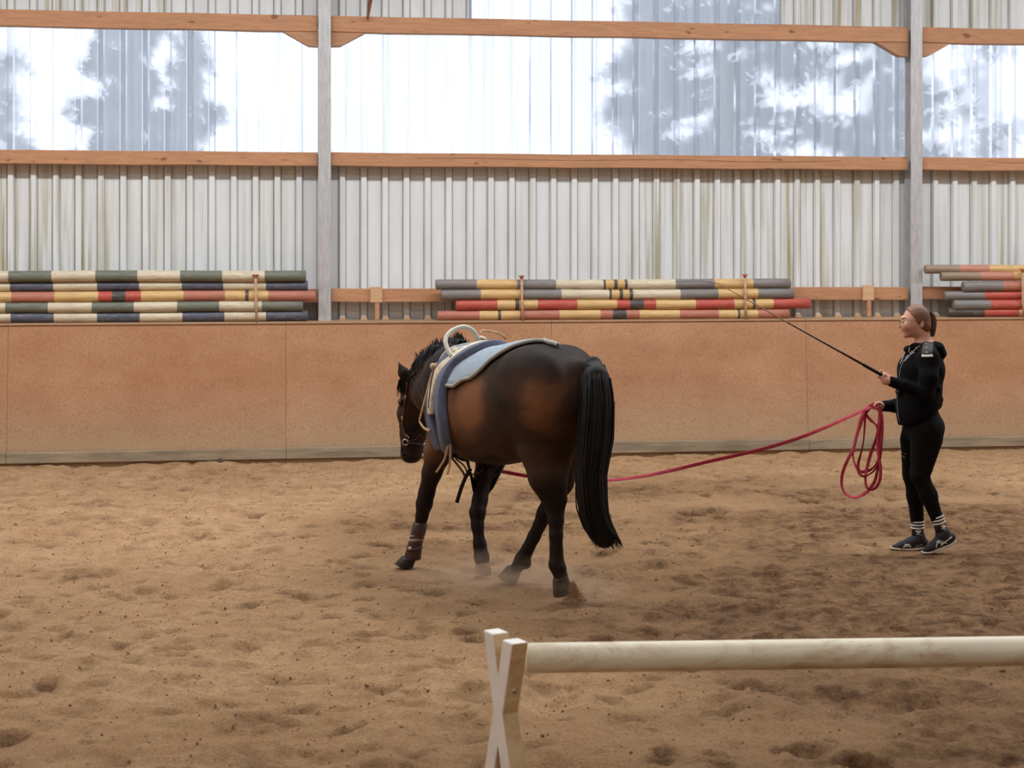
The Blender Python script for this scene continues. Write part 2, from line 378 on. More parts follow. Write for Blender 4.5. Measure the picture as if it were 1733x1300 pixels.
for k in range(-26, 30):  # added pale blocks, standing in for the light spots at the rib bottoms
    u = RIB0+k*PITCH; mb = MB(); mb.add([(u-.04, .44, 1.335), (u+.04, .44, 1.335), (u+.024, .44, 1.372), (u-.024, .44, 1.372), (u-.04, .498, 1.335), (u+.04, .498, 1.335), (u+.024, .498, 1.372), (u-.024, .498, 1.372)], [(0, 1, 2, 3), (3, 2, 6, 7), (0, 3, 7, 4), (1, 5, 6, 2)]); mb.build('light_notch_block', M_ltwood, wall)

# ---- kickboard
def kick_mat():
    s = NT('film_faced_board'); v = s.coord('Object')
    info = s.n('ShaderNodeObjectInfo'); sp = s.n('ShaderNodeSeparateXYZ'); s.l(v, sp.inputs[0])
    c = s.ramp(s.noise(s.coord('Object', (1, 1, 1.6)), 1.3, 5, .65), [(.3, srgb(166, 119, 86)[:3]), (.7, srgb(190, 147, 112)[:3])])
    c = s.mix(s.ramp(info.outputs['Random'], [(0, (0, 0, 0)), (1, (.3, .3, .3))]), c, srgb(166, 112, 80))
    d = s.n('ShaderNodeMath', operation='ADD'); s.l(sp.outputs[2], d.inputs[0]); nn = s.n('ShaderNodeMath', operation='MULTIPLY'); s.l(s.noise(s.coord('Object', (2.2, 1, .8)), 1.5, 4), nn.inputs[0]); nn.inputs[1].default_value = .35; s.l(nn.outputs[0], d.inputs[1])
    c = s.mix(s.ramp(d.outputs[0], [(.36, (.80,)*3), (.92, (.0,)*3)]), c, srgb(172, 146, 117))        # sand dust kicked up the foot of the boards
    c = s.mix(s.ramp(s.noise(v, 60, 3, .7), [(.38, (.34,)*3), (.55, (0, 0, 0))]), c, srgb(116, 78, 56))
    sc = s.noise(s.coord('Object', (.7, 1, 14)), 1.6, 6, .7, 2); c = s.mix(s.ramp(sc, [(.66, (0, 0, 0)), (.74, (.35,)*3)]), c, srgb(140, 92, 66))
    s.col(c); s.set(.6, 0, .3); s.bump(s.noise(v, 25, 4), .12, .004); return s.m
M_kick = kick_mat()
M_base = simple('weathered_base_plank', srgb(146, 130, 108), .85, var=.22, scale=6, stretch=(.4, 3, 3), bump=.3)
M_cap = wood('cap_board', srgb(172, 138, 108), .2, knots=False)
kb = put_wall(empty('trim_1')); kb['kind'] = 'structure'
LEAN = .075
j0 = U(484, .0)
for k in range(-4, 5):
    a, b = j0+k*2.62+.001, j0+(k+1)*2.62-.001; n0, n1 = 0, .10
    mb = MB(); mb.add([(a, -.002, -.06), (b, -.002, -.06), (b, n1, 1.322), (a, n1, 1.322), (a, .02, -.06), (b, .02, -.06), (b, n1+.02, 1.322), (a, n1+.02, 1.322)],
                      [(0, 1, 2, 3), (4, 7, 6, 5), (0, 4, 5, 1), (3, 2, 6, 7), (0, 3, 7, 4), (1, 5, 6, 2)])
    bevel(mb.build('board_panel', M_kick, kb), .002, 1)
    mb = MB(); mb.box((a, -.028-(k % 2)*.004, .022), (b, .0, .128+.006*math.sin(k*2.1))); bevel(mb.build('base_plank', M_base, kb), .006)
    mb = MB(); mb.box((a, .088, 1.322), (b, .44, 1.343)); bevel(mb.build('cap_board', M_cap, kb), .003)
mb = MB(); mb.box((-13, .2, 0), (13, .24, 1.3)); mb.build('backing_frame', M_base, kb)

# ---- steel columns and timber rails
def galv():
    s = NT('galvanised_steel'); v = s.coord('Object', (6, 6, 1.2)); s.col(s.ramp(s.noise(v, 6, 5, .7), [(.3, srgb(170, 170, 172)[:3]), (.7, srgb(200, 200, 202)[:3])])); s.set(.5, .35); return s.m
M_galv = galv()
def column(px, label, w=.125):
    u = U(px, .27); mb = MB(); t = .011
    a, b = u-w/2, u+w/2; n0, n1 = .27, .45
    pr = [(a, n0), (b, n0), (b, n0+t), (u+.004, n0+t), (u+.004, n1-t), (b, n1-t), (b, n1), (a, n1), (a, n1-t), (u-.004, n1-t), (u-.004, n0+t), (a, n0+t)]
    v = [(x, y, 0) for x, y in pr]+[(x, y, 5.4) for x, y in pr]; m = len(pr)
    mb.add(v, [(i, (i+1) % m, (i+1) % m+m, i+m) for i in range(m)]+[tuple(range(m, 2*m))])
    o = put_wall(mb.build('steel_column', M_galv)); bevel(o, .002, 1); tag(o, label, 'column', 'steel wall columns'); return u
uc1 = column(549.5, 'galvanised steel column between the left and middle bays of the wall')
uc2 = column(1551.5, 'galvanised steel column behind the handler, at the right bay')
column(549.5-1030, 'galvanised steel column outside the frame to the left'); column(1551.5+1000, 'galvanised steel column outside the frame to the right')
M_rail = wood('rail_timber', srgb(184, 134, 98), .22)
M_raild = wood('post_timber', srgb(180, 134, 100), .2)
bays = [(uc1-6.0, uc1, 'left'), (uc1, uc2, 'middle'), (uc2, uc2+6.0, 'right')]
rails = [('upper', 4.205, 4.365), ('middle', 2.875, 3.01), ('lower', 1.525, 1.655)]
def crack(o): return o
for (a, b, bn) in bays:
    for (rn, z0, z1) in rails:
        e = put_wall(empty('timber_rail')); 
        tag(e, {'upper': 'top timber rail above the translucent window strip, %s bay', 'middle': 'timber rail under the translucent window strip, %s bay', 'lower': 'low timber rail behind the stored poles, %s bay'}[rn] % bn, 'rail', 'timber rails between the columns')
        mb = MB(); n = 10
        for i in range(n+1):
            u = a+.067+(b-a-.134)*i/n; j = .004*math.sin(i*2.3+z0*5)
            mb.v += [(u, .33, z0+j), (u, .33, z1+j*.6), (u, .455, z1+j*.6), (u, .455, z0+j)]
        for i in range(n):
            for k in range(4): mb.f.append((i*4+k, i*4+(k+1) % 4, i*4+4+(k+1) % 4, i*4+4+k)); mb.mi.append(0)
        mb.f += [(0, 3, 2, 1), (n*4, n*4+1, n*4+2, n*4+3)]; mb.mi += [0, 0]
        bevel(mb.build('beam', M_rail, e), .004)
        if rn == 'upper':
            for sgn, c in ((1, a+.067), (-1, b-.067)):
                pts = [(c, z0-.002), (c+sgn*.10, z0-.135), (c+sgn*.33, z0-.002)]; pts = [(c, z0-.002), (c, z0-.145), (c+sgn*.09, z0-.14), (c+sgn*.34, z0-.002)]
                mb = MB(); mb.add([(x, .34, z) for x, z in pts]+[(x, .45, z) for x, z in pts], [(0, 1, 2, 3) if sgn > 0 else (3, 2, 1, 0), (7, 6, 5, 4) if sgn > 0 else (4, 5, 6, 7)]+[((i+1) % 4, i, i+4, (i+1) % 4+4) for i in range(4)])
                bevel(mb.build('corbel', M_raild, e), .003)
        if rn == 'middle' and bn != 'left':
            mb = MB(); r = random.Random(5); px_ = [a+(b-a)*(.15+.09*i) for i in range(9)]
            for i in range(8):
                z = (z0+z1)/2+.012+.01*math.sin(i*1.7); z2 = (z0+z1)/2+.012+.01*math.sin((i+1)*1.7)
                mb.beam((px_[i], .3295, z), (px_[i+1], .3295, z2), .002, .0035)
            mb.build('drying_crack', simple('crack_shadow', srgb(96, 58, 36), .9, var=.1), e)
# short posts that carry the low rail
for px, lab in ((638, 'short timber stud under the low rail left of the centre poles'), (1472, 'short timber stud under the low rail left of the handler'), (60, 'short timber stud behind the left pole stack')):
    u = U(px, .28); e = put_wall(empty('timber_stud')); tag(e, lab, 'post', 'short studs at the low rail')
    mb = MB(); mb.box((u-.065, .300, 1.52), (u+.055, .329, 1.675)); bevel(mb.build('plate', M_ltwood, e), .003)
    mb = MB(); mb.box((u-.018, .305, 1.345), (u+.025, .34, 1.52)); bevel(mb.build('upright', M_raild, e), .003)
# hanging brown strut at the very top
mb = MB(); mb.tube([W(U(643, .3), .29, 5.33), W(U(628.5, .3), .29, 4.60), W(U(622, .3), .29, 4.33)], [.05, .028, .012], 6); tag(mb.build('hanging_strap', simple('rusty_strap', srgb(120, 72, 52), .8)), 'dark reddish strap hanging onto the top rail, right of the left column', 'strap')

# ---- rest of the hall (out of view): roof, end walls, rear wall
M_roof = simple('roof_sheet', srgb(196, 192, 184), .7, var=.06, scale=2, bump=0)
M_skyl = NT('skylight_sheet'); M_skyl.col((.9, .92, .93, 1)); M_skyl.set(.5); M_skyl = M_skyl.m
ceil = put_wall(empty('ceiling')); ceil['kind'] = 'structure'
for (n0, z0, n1, z1) in ((.55, 5.35, -9.75, 8.2), (-20.0, 5.35, -9.75, 8.2)):
    L = math.hypot(n1-n0, z1-z0); dn, dz = (n1-n0)/L, (z1-z0)/L
    for (s, e_, m, nm) in ((0, 3.7, M_roof, 'roof_sheet'), (3.7, 5.6, M_skyl, 'skylight_sheet'), (5.6, L-.7, M_roof, 'roof_sheet'), (L-.7, L+.02, M_skyl, 'skylight_sheet')):
        mb = MB(); a = (n0+dn*s, z0+dz*s); b = (n0+dn*e_, z0+dz*e_)
        mb.add([(-19, a[0], a[1]), (19, a[0], a[1]), (19, b[0], b[1]), (-19, b[0], b[1]), (-19, a[0], a[1]+.06), (19, a[0], a[1]+.06), (19, b[0], b[1]+.06), (-19, b[0], b[1]+.06)], [(0, 1, 2, 3), (7, 6, 5, 4), (0, 4, 5, 1), (1, 5, 6, 2), (2, 6, 7, 3), (3, 7, 4, 0)])
        mb.build(nm, m, ceil)
M_side = simple('side_wall_panel', srgb(176, 140, 108), .8, var=.1, scale=1.5, bump=0)
for nm, a, b in (('wall_left', (-12.4, -20.0), (-12.3, .5)), ('wall_right', (12.9, -20.0), (13.0, .5)), ('wall_rear', (-12.4, -20.2), (13, -20.0))):
    mb = MB(); mb.box((a[0], a[1], -.2), (b[0], b[1], 8.4 if nm != 'wall_rear' else 5.4)); o = put_wall(mb.build(nm, M_side)); o['kind'] = 'structure'
mb = MB(); mb.box((-12.4, -20.2, -.12), (13, .1, -.09)); o = put_wall(mb.build('floor', M_sand)); o['kind'] = 'structure'

# ---- outside: ground and trees
mb = MB(); mb.box((-60, .7, -.4), (60, 60, -.3)); o = put_wall(mb.build('ground_outside', simple('meadow', srgb(110, 124, 84), .95, scale=2))); o['kind'] = 'structure'
M_bark = simple('bark', srgb(84, 76, 70), .9, var=.3, scale=12)
M_leafA = simple('foliage_dark', srgb(60, 62, 68), .8, var=.3, scale=3, bump=0); M_leafB = simple('foliage_mid', srgb(84, 88, 96), .8, var=.3, scale=3, bump=0)
def tree(loc, h, spread, nb, leaf, label, seed, z0=1.2, droop=.35, dens=1.0, mat=None, trunk=.16):
    r = random.Random(seed); e = empty('tree', loc); tag(e, label, 'tree', 'trees outside the hall')
    mb = MB(); pts = [Vector((.06*math.sin(k), .05*math.cos(k*1.3), h*k/8)) for k in range(9)]; mb.tube(pts, [trunk*(1-k/9.5) for k in range(9)], 8); mb.build('trunk', M_bark, e, True)
    bb = MB(); lb = MB()
    for i in range(nb):
        t = i/nb; z = z0+(h-z0)*t; L = spread*(1-t*.75)*r.uniform(.6, 1.1); a = r.uniform(0, 6.28); d = Vector((math.cos(a), math.sin(a), 0)); pts = []
        for k in range(7):
            q = k/6; pts.append(Vector((0, 0, z))+d*L*q+Vector((r.uniform(-.05, .05), 0, L*(.22*q-droop*q*q))))
        bb.tube(pts, [.045*(1-q/7)+.006 for q in range(7)], 5)
        for _ in range(int(leaf*dens*(.3+L/spread))):
            q = r.random()**.6; k = min(5, int(q*6)); p = pts[k].lerp(pts[k+1], q*6-k)+Vector((r.gauss(0, .12), r.gauss(0, .12), r.gauss(-.05, .10)))
            s_ = r.uniform(.07, .16); M = Matrix.Translation(p) @ Matrix.Rotation(r.uniform(0, 6.28), 4, 'Z') @ Matrix.Rotation(r.uniform(-1.4, 1.4), 4, 'X') @ Matrix.Rotation(r.uniform(0, 3), 4, 'Y')
            lb.add([M @ Vector(c) for c in ((-s_, 0, 0), (0, -s_*.5, 0), (s_, 0, .2*s_), (0, s_*.5, 0))], [(0, 1, 2, 3)])
    bb.build('boughs', M_bark, e, True)['kind'] = 'stuff'; lb.build('foliage', mat or M_leafA, e)['kind'] = 'stuff'
def TX(px, Y): return ((px-CX)*Y/FPX, Y, -.3)
tree(TX(238, 24), 7.6, 1.35, 46, 120, 'slim leafy tree seen through the window strip, left bay', 1, droop=.2, mat=M_leafB)
tree(TX(1225, 25), 9.0, 2.7, 64, 130, 'broad drooping conifer seen through the window strip, middle bay', 2, droop=.45, trunk=.22)
tree(TX(1470, 28), 8.0, 1.9, 46, 110, 'loose tree seen beside the right column, behind the conifer', 3, droop=.25)
tree(TX(1090, 30), 7.0, 1.4, 44, 110, 'small tree at the left edge of the conifer', 4, mat=M_leafB)
tree(TX(330, 32), 6.6, 1.1, 34, 90, 'small pale tree right of the slim leafy tree', 5, mat=M_leafB)
tree(TX(20, 30), 6.0, 1.2, 22, 60, 'sparse tree at the far left end of the window strip', 6, mat=M_leafB)
tree(TX(1640, 30), 7.0, 1.0, 16, 40, 'sparse tree right of the right column', 8, mat=M_leafB)
# ============================================================ STORED JUMP POLES
def pole_mat(name, c):
    s = NT(name); v = s.coord('Object', (1, 8, 8)); n = s.noise(v, 4, 5, .65, .6)
    col = s.ramp(n, [(.32, tuple(x*.72 for x in c[:3])), (.55, c[:3]), (.8, tuple(min(1, x*1.12) for x in c[:3]))])
    w = s.ramp(s.noise(s.coord('Object', (2.5, 14, 14)), 5, 4, .7), [(.53, (0, 0, 0)), (.68, (.6,)*3)]); col = s.mix(w, col, srgb(156, 136, 110))
    s.col(col); s.set(.6); s.bump(n, .2, .004); return s.m
PM = {k: pole_mat('pole_paint_'+nm, srgb(*c)) for k, nm, c in (('G', 'green', (104, 110, 98)), ('W', 'cream', (206, 194, 170)), ('B', 'blue', (80, 85, 102)), ('Y', 'yellow', (208, 172, 116)), ('R', 'red', (184, 78, 68)), ('F', 'faded_red', (178, 110, 92)), ('S', 'slate', (124, 120, 120)), ('K', 'black', (74, 70, 66)), ('O', 'salmon', (188, 128, 108)), ('T', 'grey_brown', (146, 128, 108)))}
def jump_pole(n, z, segs, label, group, r=.052, tilt=0.0):
    """segs: [(px_end, colour)...] starting at px0; painted bands along one round pole"""
    keys = sorted(set(c for _, c in segs[1:])); mats = [PM[k] for k in keys]; mb = MB(); N = 16; u0 = U(segs[0][0], n)
    us = [U(p, n) for p, _ in segs]; rr = random.Random(int(z*1000+n*77+segs[0][0]))
    prof = []
    prof.append((us[0], r*.82, None)); prof.append((us[0]+.006, r, None))
    for i in range(1, len(us)):
        a, b = us[i-1], us[i]; m = max(1, int((b-a)/.2))
        for k in range(1, m+1):
            u = a+(b-a)*k/m
            if i == len(us)-1 and k == m: prof.append((u-.006, r, segs[i][1])); prof.append((u, r*.82, segs[i][1]))
            else: prof.append((u, r, segs[i][1]))
    L = us[-1]-us[0]
    for (u, q, c) in prof:
        w = .003*math.sin(u*2.1+z*9)
        for k in range(N):
            a = 2*math.pi*k/N; mb.v.append((u-us[0], q*math.cos(a)*(1+.02*math.sin(3*a)), q*math.sin(a)+w+tilt*(u-us[0])/L))
    for i in range(len(prof)-1):
        c = prof[i+1][2] or segs[1][1]
        for k in range(N): mb.f.append((i*N+k, (i+1)*N+k, (i+1)*N+(k+1) % N, i*N+(k+1) % N)); mb.mi.append(keys.index(c))
    mb.f.append(tuple(range(N))); mb.mi.append(keys.index(segs[1][1])); e = (len(prof)-1)*N
    mb.f.append(tuple(e+k for k in reversed(range(N)))); mb.mi.append(keys.index(segs[-1][1]))
    o = mb.build('jump_pole', mats, None, True); o.location = W(us[0], n, z); o.rotation_euler = (0, 0, TH); tag(o, label, 'pole', group); return o
def zc(px, py, n): return Zw(px, py, n)
GL, GM, GR = 'poles in the left stack on the kickboard', 'poles in the centre stack on the kickboard', 'poles in the right stack on the kickboard'
def alt(start, pairs): return [(start, None)]+pairs
zl = [1.395+.0985*i for i in range(5)]
jump_pole(.165, zl[4], alt(-128, [(-57, 'G'), (15, 'W'), (88, 'G'), (162, 'W'), (233, 'G'), (305, 'W'), (376, 'G'), (448, 'W'), (518, 'G')]), 'green and cream banded pole, topmost of the left stack', GL, .054)
jump_pole(.205, zl[3]+.003, alt(-126, [(-55, 'B'), (18, 'W'), (91, 'B'), (165, 'W'), (236, 'B'), (308, 'W'), (378, 'B'), (450, 'W'), (521, 'B')]), 'navy and cream banded pole, second from the top of the left stack', GL, .050)
jump_pole(.165, zl[2], alt(-130, [(-52, 'F'), (20, 'Y'), (93, 'F'), (167, 'Y'), (190, 'R'), (213, 'K'), (239, 'R'), (311, 'Y'), (381, 'F'), (415, 'Y'), (421, 'K'), (454, 'Y'), (534, 'F')]), 'red and yellow banded pole in the middle of the left stack', GL, .052)
jump_pole(.165, zl[1], alt(-134, [(-62, 'G'), (10, 'W'), (82, 'G'), (156, 'W'), (227, 'G'), (300, 'W'), (371, 'G'), (443, 'W'), (513, 'G')]), 'green and cream banded pole, second from the bottom of the left stack', GL, .052)
jump_pole(.185, zl[0], alt(-126, [(-54, 'B'), (19, 'W'), (92, 'B'), (165, 'W'), (237, 'B'), (309, 'W'), (380, 'B'), (450, 'W'), (521, 'B')]), 'navy and cream banded pole at the bottom of the left stack', GL, .050)
zm = [1.392+.1015*i for i in range(4)]
jump_pole(.175, zm[3], alt(737, [(806, 'S'), (874, 'Y'), (940, 'S'), (1020, 'W'), (1024, 'K'), (1038, 'Y'), (1044, 'K'), (1056, 'Y'), (1061, 'K'), (1142, 'W'), (1208, 'S'), (1273, 'Y'), (1337, 'S')]), 'slate, yellow and cream pole, topmost of the centre stack', GM, .051)
jump_pole(.165, zm[2], alt(746, [(813, 'S'), (882, 'Y'), (949, 'S'), (1030, 'W'), (1034, 'K'), (1047, 'Y'), (1053, 'K'), (1064, 'Y'), (1070, 'K'), (1150, 'W'), (1214, 'S'), (1281, 'Y'), (1343, 'S')]), 'slate, yellow and cream pole, second from the top of the centre stack', GM, .053)
jump_pole(.165, zm[1], alt(771, [(841, 'R'), (871, 'Y'), (878, 'K'), (909, 'Y'), (976, 'R'), (1043, 'Y'), (1065, 'R'), (1088, 'K'), (1109, 'R'), (1176, 'Y'), (1241, 'R'), (1272, 'Y'), (1277, 'K'), (1307, 'Y'), (1370, 'R')]), 'bright red and yellow pole, third from the top of the centre stack', GM, .052)
jump_pole(.165, zm[0]-.001, alt(740, [(811, 'F'), (842, 'Y'), (847, 'K'), (879, 'Y'), (946, 'F'), (1015, 'Y'), (1036, 'F'), (1059, 'K'), (1081, 'F'), (1149, 'Y'), (1215, 'F'), (1247, 'Y'), (1251, 'K'), (1281, 'Y'), (1335, 'F')]), 'faded red and yellow pole at the bottom of the centre stack', GM, .050)
def seq(s, cols, w): return [(s, None)]+[(s+w*(i+1), c) for i, c in enumerate(cols)]
jump_pole(.20, zc(1650, 456, .20), [(1565, None), (1622, 'T'), (1672, 'O'), (1733, 'Y'), (1800, 'O'), (1870, 'T'), (2150, 'W')], 'grey brown and salmon pole, highest and rearmost of the right stack', GR, .046)
jump_pole(.178, zc(1660, 468, .178), [(1592, None), (1657, 'T'), (1714, 'O'), (1790, 'Y'), (1860, 'O'), (2180, 'W')], 'grey brown pole with a salmon band, second from the top of the right stack', GR, .048)
jump_pole(.172, zc(1680, 485, .172), [(1629, None), (1695, 'S'), (1762, 'F'), (1830, 'Y'), (2230, 'W')], 'slate ended pole, third from the top of the right stack and set furthest right', GR, .054)
jump_pole(.185, zc(1660, 500, .185), [(1598, None), (1664, 'S'), (1726, 'R'), (1790, 'Y'), (2190, 'R')], 'slate and red pole, fourth from the top of the right stack', GR, .046)
jump_pole(.172, zc(1660, 515.5, .172), [(1613, None), (1674, 'S'), (1744, 'R'), (1810, 'Y'), (2200, 'R')], 'thick slate and red pole, second from the bottom of the right stack', GR, .053)
jump_pole(.19, 1.395, [(1603, None), (1664, 'K'), (1722, 'R'), (1790, 'Y'), (2190, 'R')], 'dark slate and crimson pole at the bottom of the right stack', GR, .047)
M_rod = simple('weathered_rod', srgb(186, 150, 122), .7, var=.2, scale=40); M_rust = simple('rusty_head', srgb(160, 82, 58), .8, var=.3, scale=40)
for px, top, lab in ((432.5, 464, 'thin rusty headed rod holding the left pole stack'), (883, 466, 'thin rusty headed rod at the left part of the centre pole stack'), (1261, 464, 'thin rusty headed rod at the right part of the centre pole stack'), (1731, 455, 'rusty rod holding the right pole stack, at the frame edge')):
    u = U(px, .09); zt = Zw(px, top, .09); e = put_wall(empty('pole_retainer')); tag(e, lab, 'rod', 'rods that hold the pole stacks')
    mb = MB(); mb.tube([(u+.012, .092, 1.343), (u+.004, .097, 1.5), (u, .094, zt-.04)], [.012, .013, .014], 8); mb.build('rod', M_rod, e, True)
    mb = MB(); mb.tube([(u, .094, zt-.04), (u, .094, zt-.012)], [.015, .02], 8); mb.box((u-.03, .078, zt-.012), (u+.03, .11, zt-.003)); mb.build('head', M_rust, e)
# dark clod at the foot of the boards
o = MB(); o.ball((0, 0, 0), (.032, .022, .026), 9, 6); o = o.build('clod', simple('dark_clod', srgb(84, 64, 56), .9, var=.3, scale=50), None, True); o.location = W(U(373, -.03), -.05, Zw(373, 778, -.03)-.01); tag(o, 'small dark clod sticking to the base plank at the left', 'clod')

# ============================================================ CAVALETTI (front)
def white_mat(name, c, dirt, amt=.62):
    s = NT(name); v = s.coord('Object'); n = s.noise(s.coord('Object', (1, 3, 3)), 3, 5, .6)
    col = s.ramp(n, [(.3, tuple(x*.86 for x in c[:3])), (.7, c[:3])]); d = s.ramp(s.noise(s.coord('Object', (1.0, 2, 2)), 3.2, 6, .75, .7), [(amt-.07, (0, 0, 0)), (amt+.12, (.8,)*3)])
    col = s.mix(d, col, dirt); sc = s.ramp(s.noise(s.coord('Object', (3, 9, 9)), 4, 3, .6, 2), [(.70, (0, 0, 0)), (.74, (.8,)*3)]); col = s.mix(sc, col, srgb(112, 88, 66))
    s.col(col); s.set(.5); s.bump(n, .15, .004); return s.m
M_cavp = white_mat('cavaletti_pole_paint', srgb(240, 232, 208), srgb(188, 152, 110), .55); M_cavw = white_mat('cavaletti_white', srgb(248, 244, 238), srgb(206, 188, 164), .7)
M_cavt = white_mat('cavaletti_tan_edge', srgb(222, 198, 158), srgb(176, 142, 104), .5)  # tan tone for the narrow sides of the end boards
M_bolt = simple('bolt', srgb(150, 128, 104), .5, .4)
cav = empty('cavaletti', (0, 6.15, 0)); tag(cav, 'white cavaletti with crossed end boards and one long pole, in the foreground', 'jump')
def cav_end(cx, cy, phi, flip=1):
    e = Vector((math.sin(phi), -math.cos(phi), 0)); nn = Vector((math.cos(phi), math.sin(phi), 0))*flip; c = Vector((cx, cy, 0))-cav.location
    for k, (t0, t1, z0, z1) in enumerate(((-.075, .098, .618, .0), (.075, -.098, .612, .0))):     # far-top arm, near-top arm
        a = c+e*t0+Vector((0, 0, z0)); b = c+e*t1; mid = c+Vector((0, 0, .335)); w = .078
        mb = MB(); ring = []
        for q, p in ((0, a), (.5, mid), (1, b)):
            hw = w/2*(1 if q != .5 else .95)
            for du, dn in ((-hw, 0), (hw, 0), (hw, .068), (-hw, .068)): ring.append(p+e*du+nn*(dn+k*.0006))
        mb.add(ring, [(3, 2, 1, 0)]); mb.add(ring, [(8, 9, 10, 11)])
        for s_ in (0, 4):
            mb.cur = 0; mb.add(ring, [(s_, s_+1, s_+5, s_+4)])
            mb.cur = 1; mb.add(ring, [(s_+1, s_+2, s_+6, s_+5)]); mb.cur = 0; mb.add(ring, [(s_+2, s_+3, s_+7, s_+6)]); mb.cur = 1; mb.add(ring, [(s_+3, s_, s_+4, s_+7)]); mb.cur = 0
        o = mb.build('end_board', [M_cavw, M_cavt], cav)
        bm = bmesh.new(); bm.from_mesh(o.data); bmesh.ops.remove_doubles(bm, verts=bm.verts, dist=1e-5); bmesh.ops.recalc_face_normals(bm, faces=bm.faces); bm.to_mesh(o.data); bm.free(); bevel(o, .006)
    mb = MB(); p = P(871, 1170, 6.02)-cav.location if flip > 0 else c+Vector((0, -.1, .4)); mb.tube([p, p+Vector((0, -.012, 0))], [.011, .008], 8); mb.build('bolt', M_bolt, cav, True)
XC = P(842, 1200, 6.15)
cav_end(XC.x, 6.15, math.radians(29)); cav_end(XC.x+3.1, 6.37, math.radians(4), -1)
pa, pb = P(891, 1114, 6.16), P(1733, 1102, 6.28); pd = (pb-pa).normalized(); pts = [pa-cav.location+pd*t for t in [0, .006]+[.25*i for i in range(1, 13)]+[3.02]]
mb = MB(); mb.tube(pts, [.050]+[.0555]*(len(pts)-1), 28); o = mb.build('pole', M_cavp, cav, True)

# ============================================================ HORSE
HO = Vector((-.09, 10.22, 0)); A0, KB = 56.0, 15.0
def hang(f): return math.radians(A0+KB*max(-.9, min(.85, f)))
_fs = np.linspace(-1.2, 2.4, 721); _an = np.array([hang(f) for f in _fs]); _dx = -np.cos(_an); _dy = np.sin(_an); st = _fs[1]-_fs[0]
_cx = np.concatenate([[0], np.cumsum((_dx[1:]+_dx[:-1])/2*st)]); _cy = np.concatenate([[0], np.cumsum((_dy[1:]+_dy[:-1])/2*st)])
_cx -= np.interp(0, _fs, _cx); _cy -= np.interp(0, _fs, _cy)
def Hm(V):
    V = np.asarray(V, float).reshape(-1, 3); f = V[:, 0]; a = np.interp(f, _fs, _an); x = HO.x+np.interp(f, _fs, _cx); y = HO.y+np.interp(f, _fs, _cy)
    return np.stack([x-np.sin(a)*V[:, 1], y-np.cos(a)*V[:, 1], V[:, 2]], 1)
def Hi(p):
    dx = p[0]-HO.x-_cx; dy = p[1]-HO.y-_cy; along = dx*_dx+dy*_dy; s_ = np.where(np.diff(np.sign(along)) != 0)[0]
    best = min(s_, key=lambda i: dx[i]**2+dy[i]**2); t = along[best]/(along[best]-along[best+1]); f = _fs[best]+t*st; a = np.interp(f, _fs, _an)
    ex, ey = p[0]-HO.x-np.interp(f, _fs, _cx), p[1]-HO.y-np.interp(f, _fs, _cy); return np.array([f, -ex*math.sin(a)-ey*math.cos(a), p[2]])
def HP(px, py, Y): return Hi(P(px, py, Y))
F = Field((-1.05, -.55, .08), (1.75, .6, 1.72), .0125)
# trunk: elliptical sections along the horse
tr = np.array([(-.84, 1.26, 1.10, .04), (-.80, 1.34, 1.00, .12), (-.70, 1.42, .90, .20), (-.58, 1.475, .86, .245), (-.42, 1.50, .83, .265), (-.28, 1.485, .77, .262), (-.1, 1.45, .73, .275), (.1, 1.425, .715, .28), (.28, 1.42, .715, .258), (.42, 1.42, .74, .22), (.56, 1.40, .82, .19), (.68, 1.34, .92, .14), (.76, 1.24, 1.04, .05)])
g = np.meshgrid(*F.ax, indexing='ij'); f = g[0]; i_ = lambda c: np.interp(f[:, 0, 0], tr[:, 0], tr[:, c])[:, None, None]
from math import pi
def smth(a, k=7):
    for _ in range(2): a = np.convolve(np.pad(a, k//2, 'edge'), np.ones(k)/k, 'valid')
    return a
top = smth(np.interp(F.ax[0], tr[:, 0], tr[:, 1])); bot = smth(np.interp(F.ax[0], tr[:, 0], tr[:, 2])); wid = smth(np.interp(F.ax[0], tr[:, 0], tr[:, 3]))
zc_ = ((top+bot)/2)[:, None, None]; hh = ((top-bot)/2)[:, None, None]; ww = wid[:, None, None]
zz = (g[2]-zc_)/hh; ll = g[1]/(ww*(1-.12*np.clip(zz, 0, 1)))
q = np.sqrt(ll**2+np.abs(zz)**2.25); D = (q-1)*np.minimum(hh, ww)*.9
D = np.where((f < -.84), .3, D); D = np.where(f > .76, .3, D); F.D = np.minimum(F.D, D).astype(np.float32)
def ellA(c, r, k, yaw=0, pitch=0, roll=0):
    R = (Matrix.Rotation(yaw, 3, 'Z') @ Matrix.Rotation(pitch, 3, 'Y') @ Matrix.Rotation(roll, 3, 'X')).transposed(); F.ell(c, r, k, [list(x) for x in R])
# quarters, loins, shoulders
for s_ in (1, -1):
    ellA((-.54, .145*s_, 1.20), (.25, .135, .27), .09)
    ellA((-.45, .15*s_, 1.34), (.13, .07, .08), .10)
    ellA((.45, .125*s_, 1.12), (.17, .115, .30), .07, pitch=.35)
    ellA((.40, .13*s_, .90), (.13, .09, .14), .06)
ellA((-.76, 0, 1.33), (.09, .07, .09), .06)
ellA((.62, 0, 1.02), (.13, .15, .17), .07)
LH = dict(hip=HP(944, 690, 9.80), stf=HP(915, 765, 9.74), gas=HP(924, 808, 9.70), hock=HP(939, 858, 9.68), hpt=HP(951, 846, 9.66), can=HP(941, 905, 9.64), fet=HP(942, 956, 9.62), pas=HP(950, 978, 9.60))
F.chain([LH['hip'], LH['stf']], [.20, .125], .08, sq=((0, 1, 0), .75)); F.chain([LH['hip'], HP(950, 780, 9.72)], [.18, .07], .06, sq=((0, 1, 0), .8))
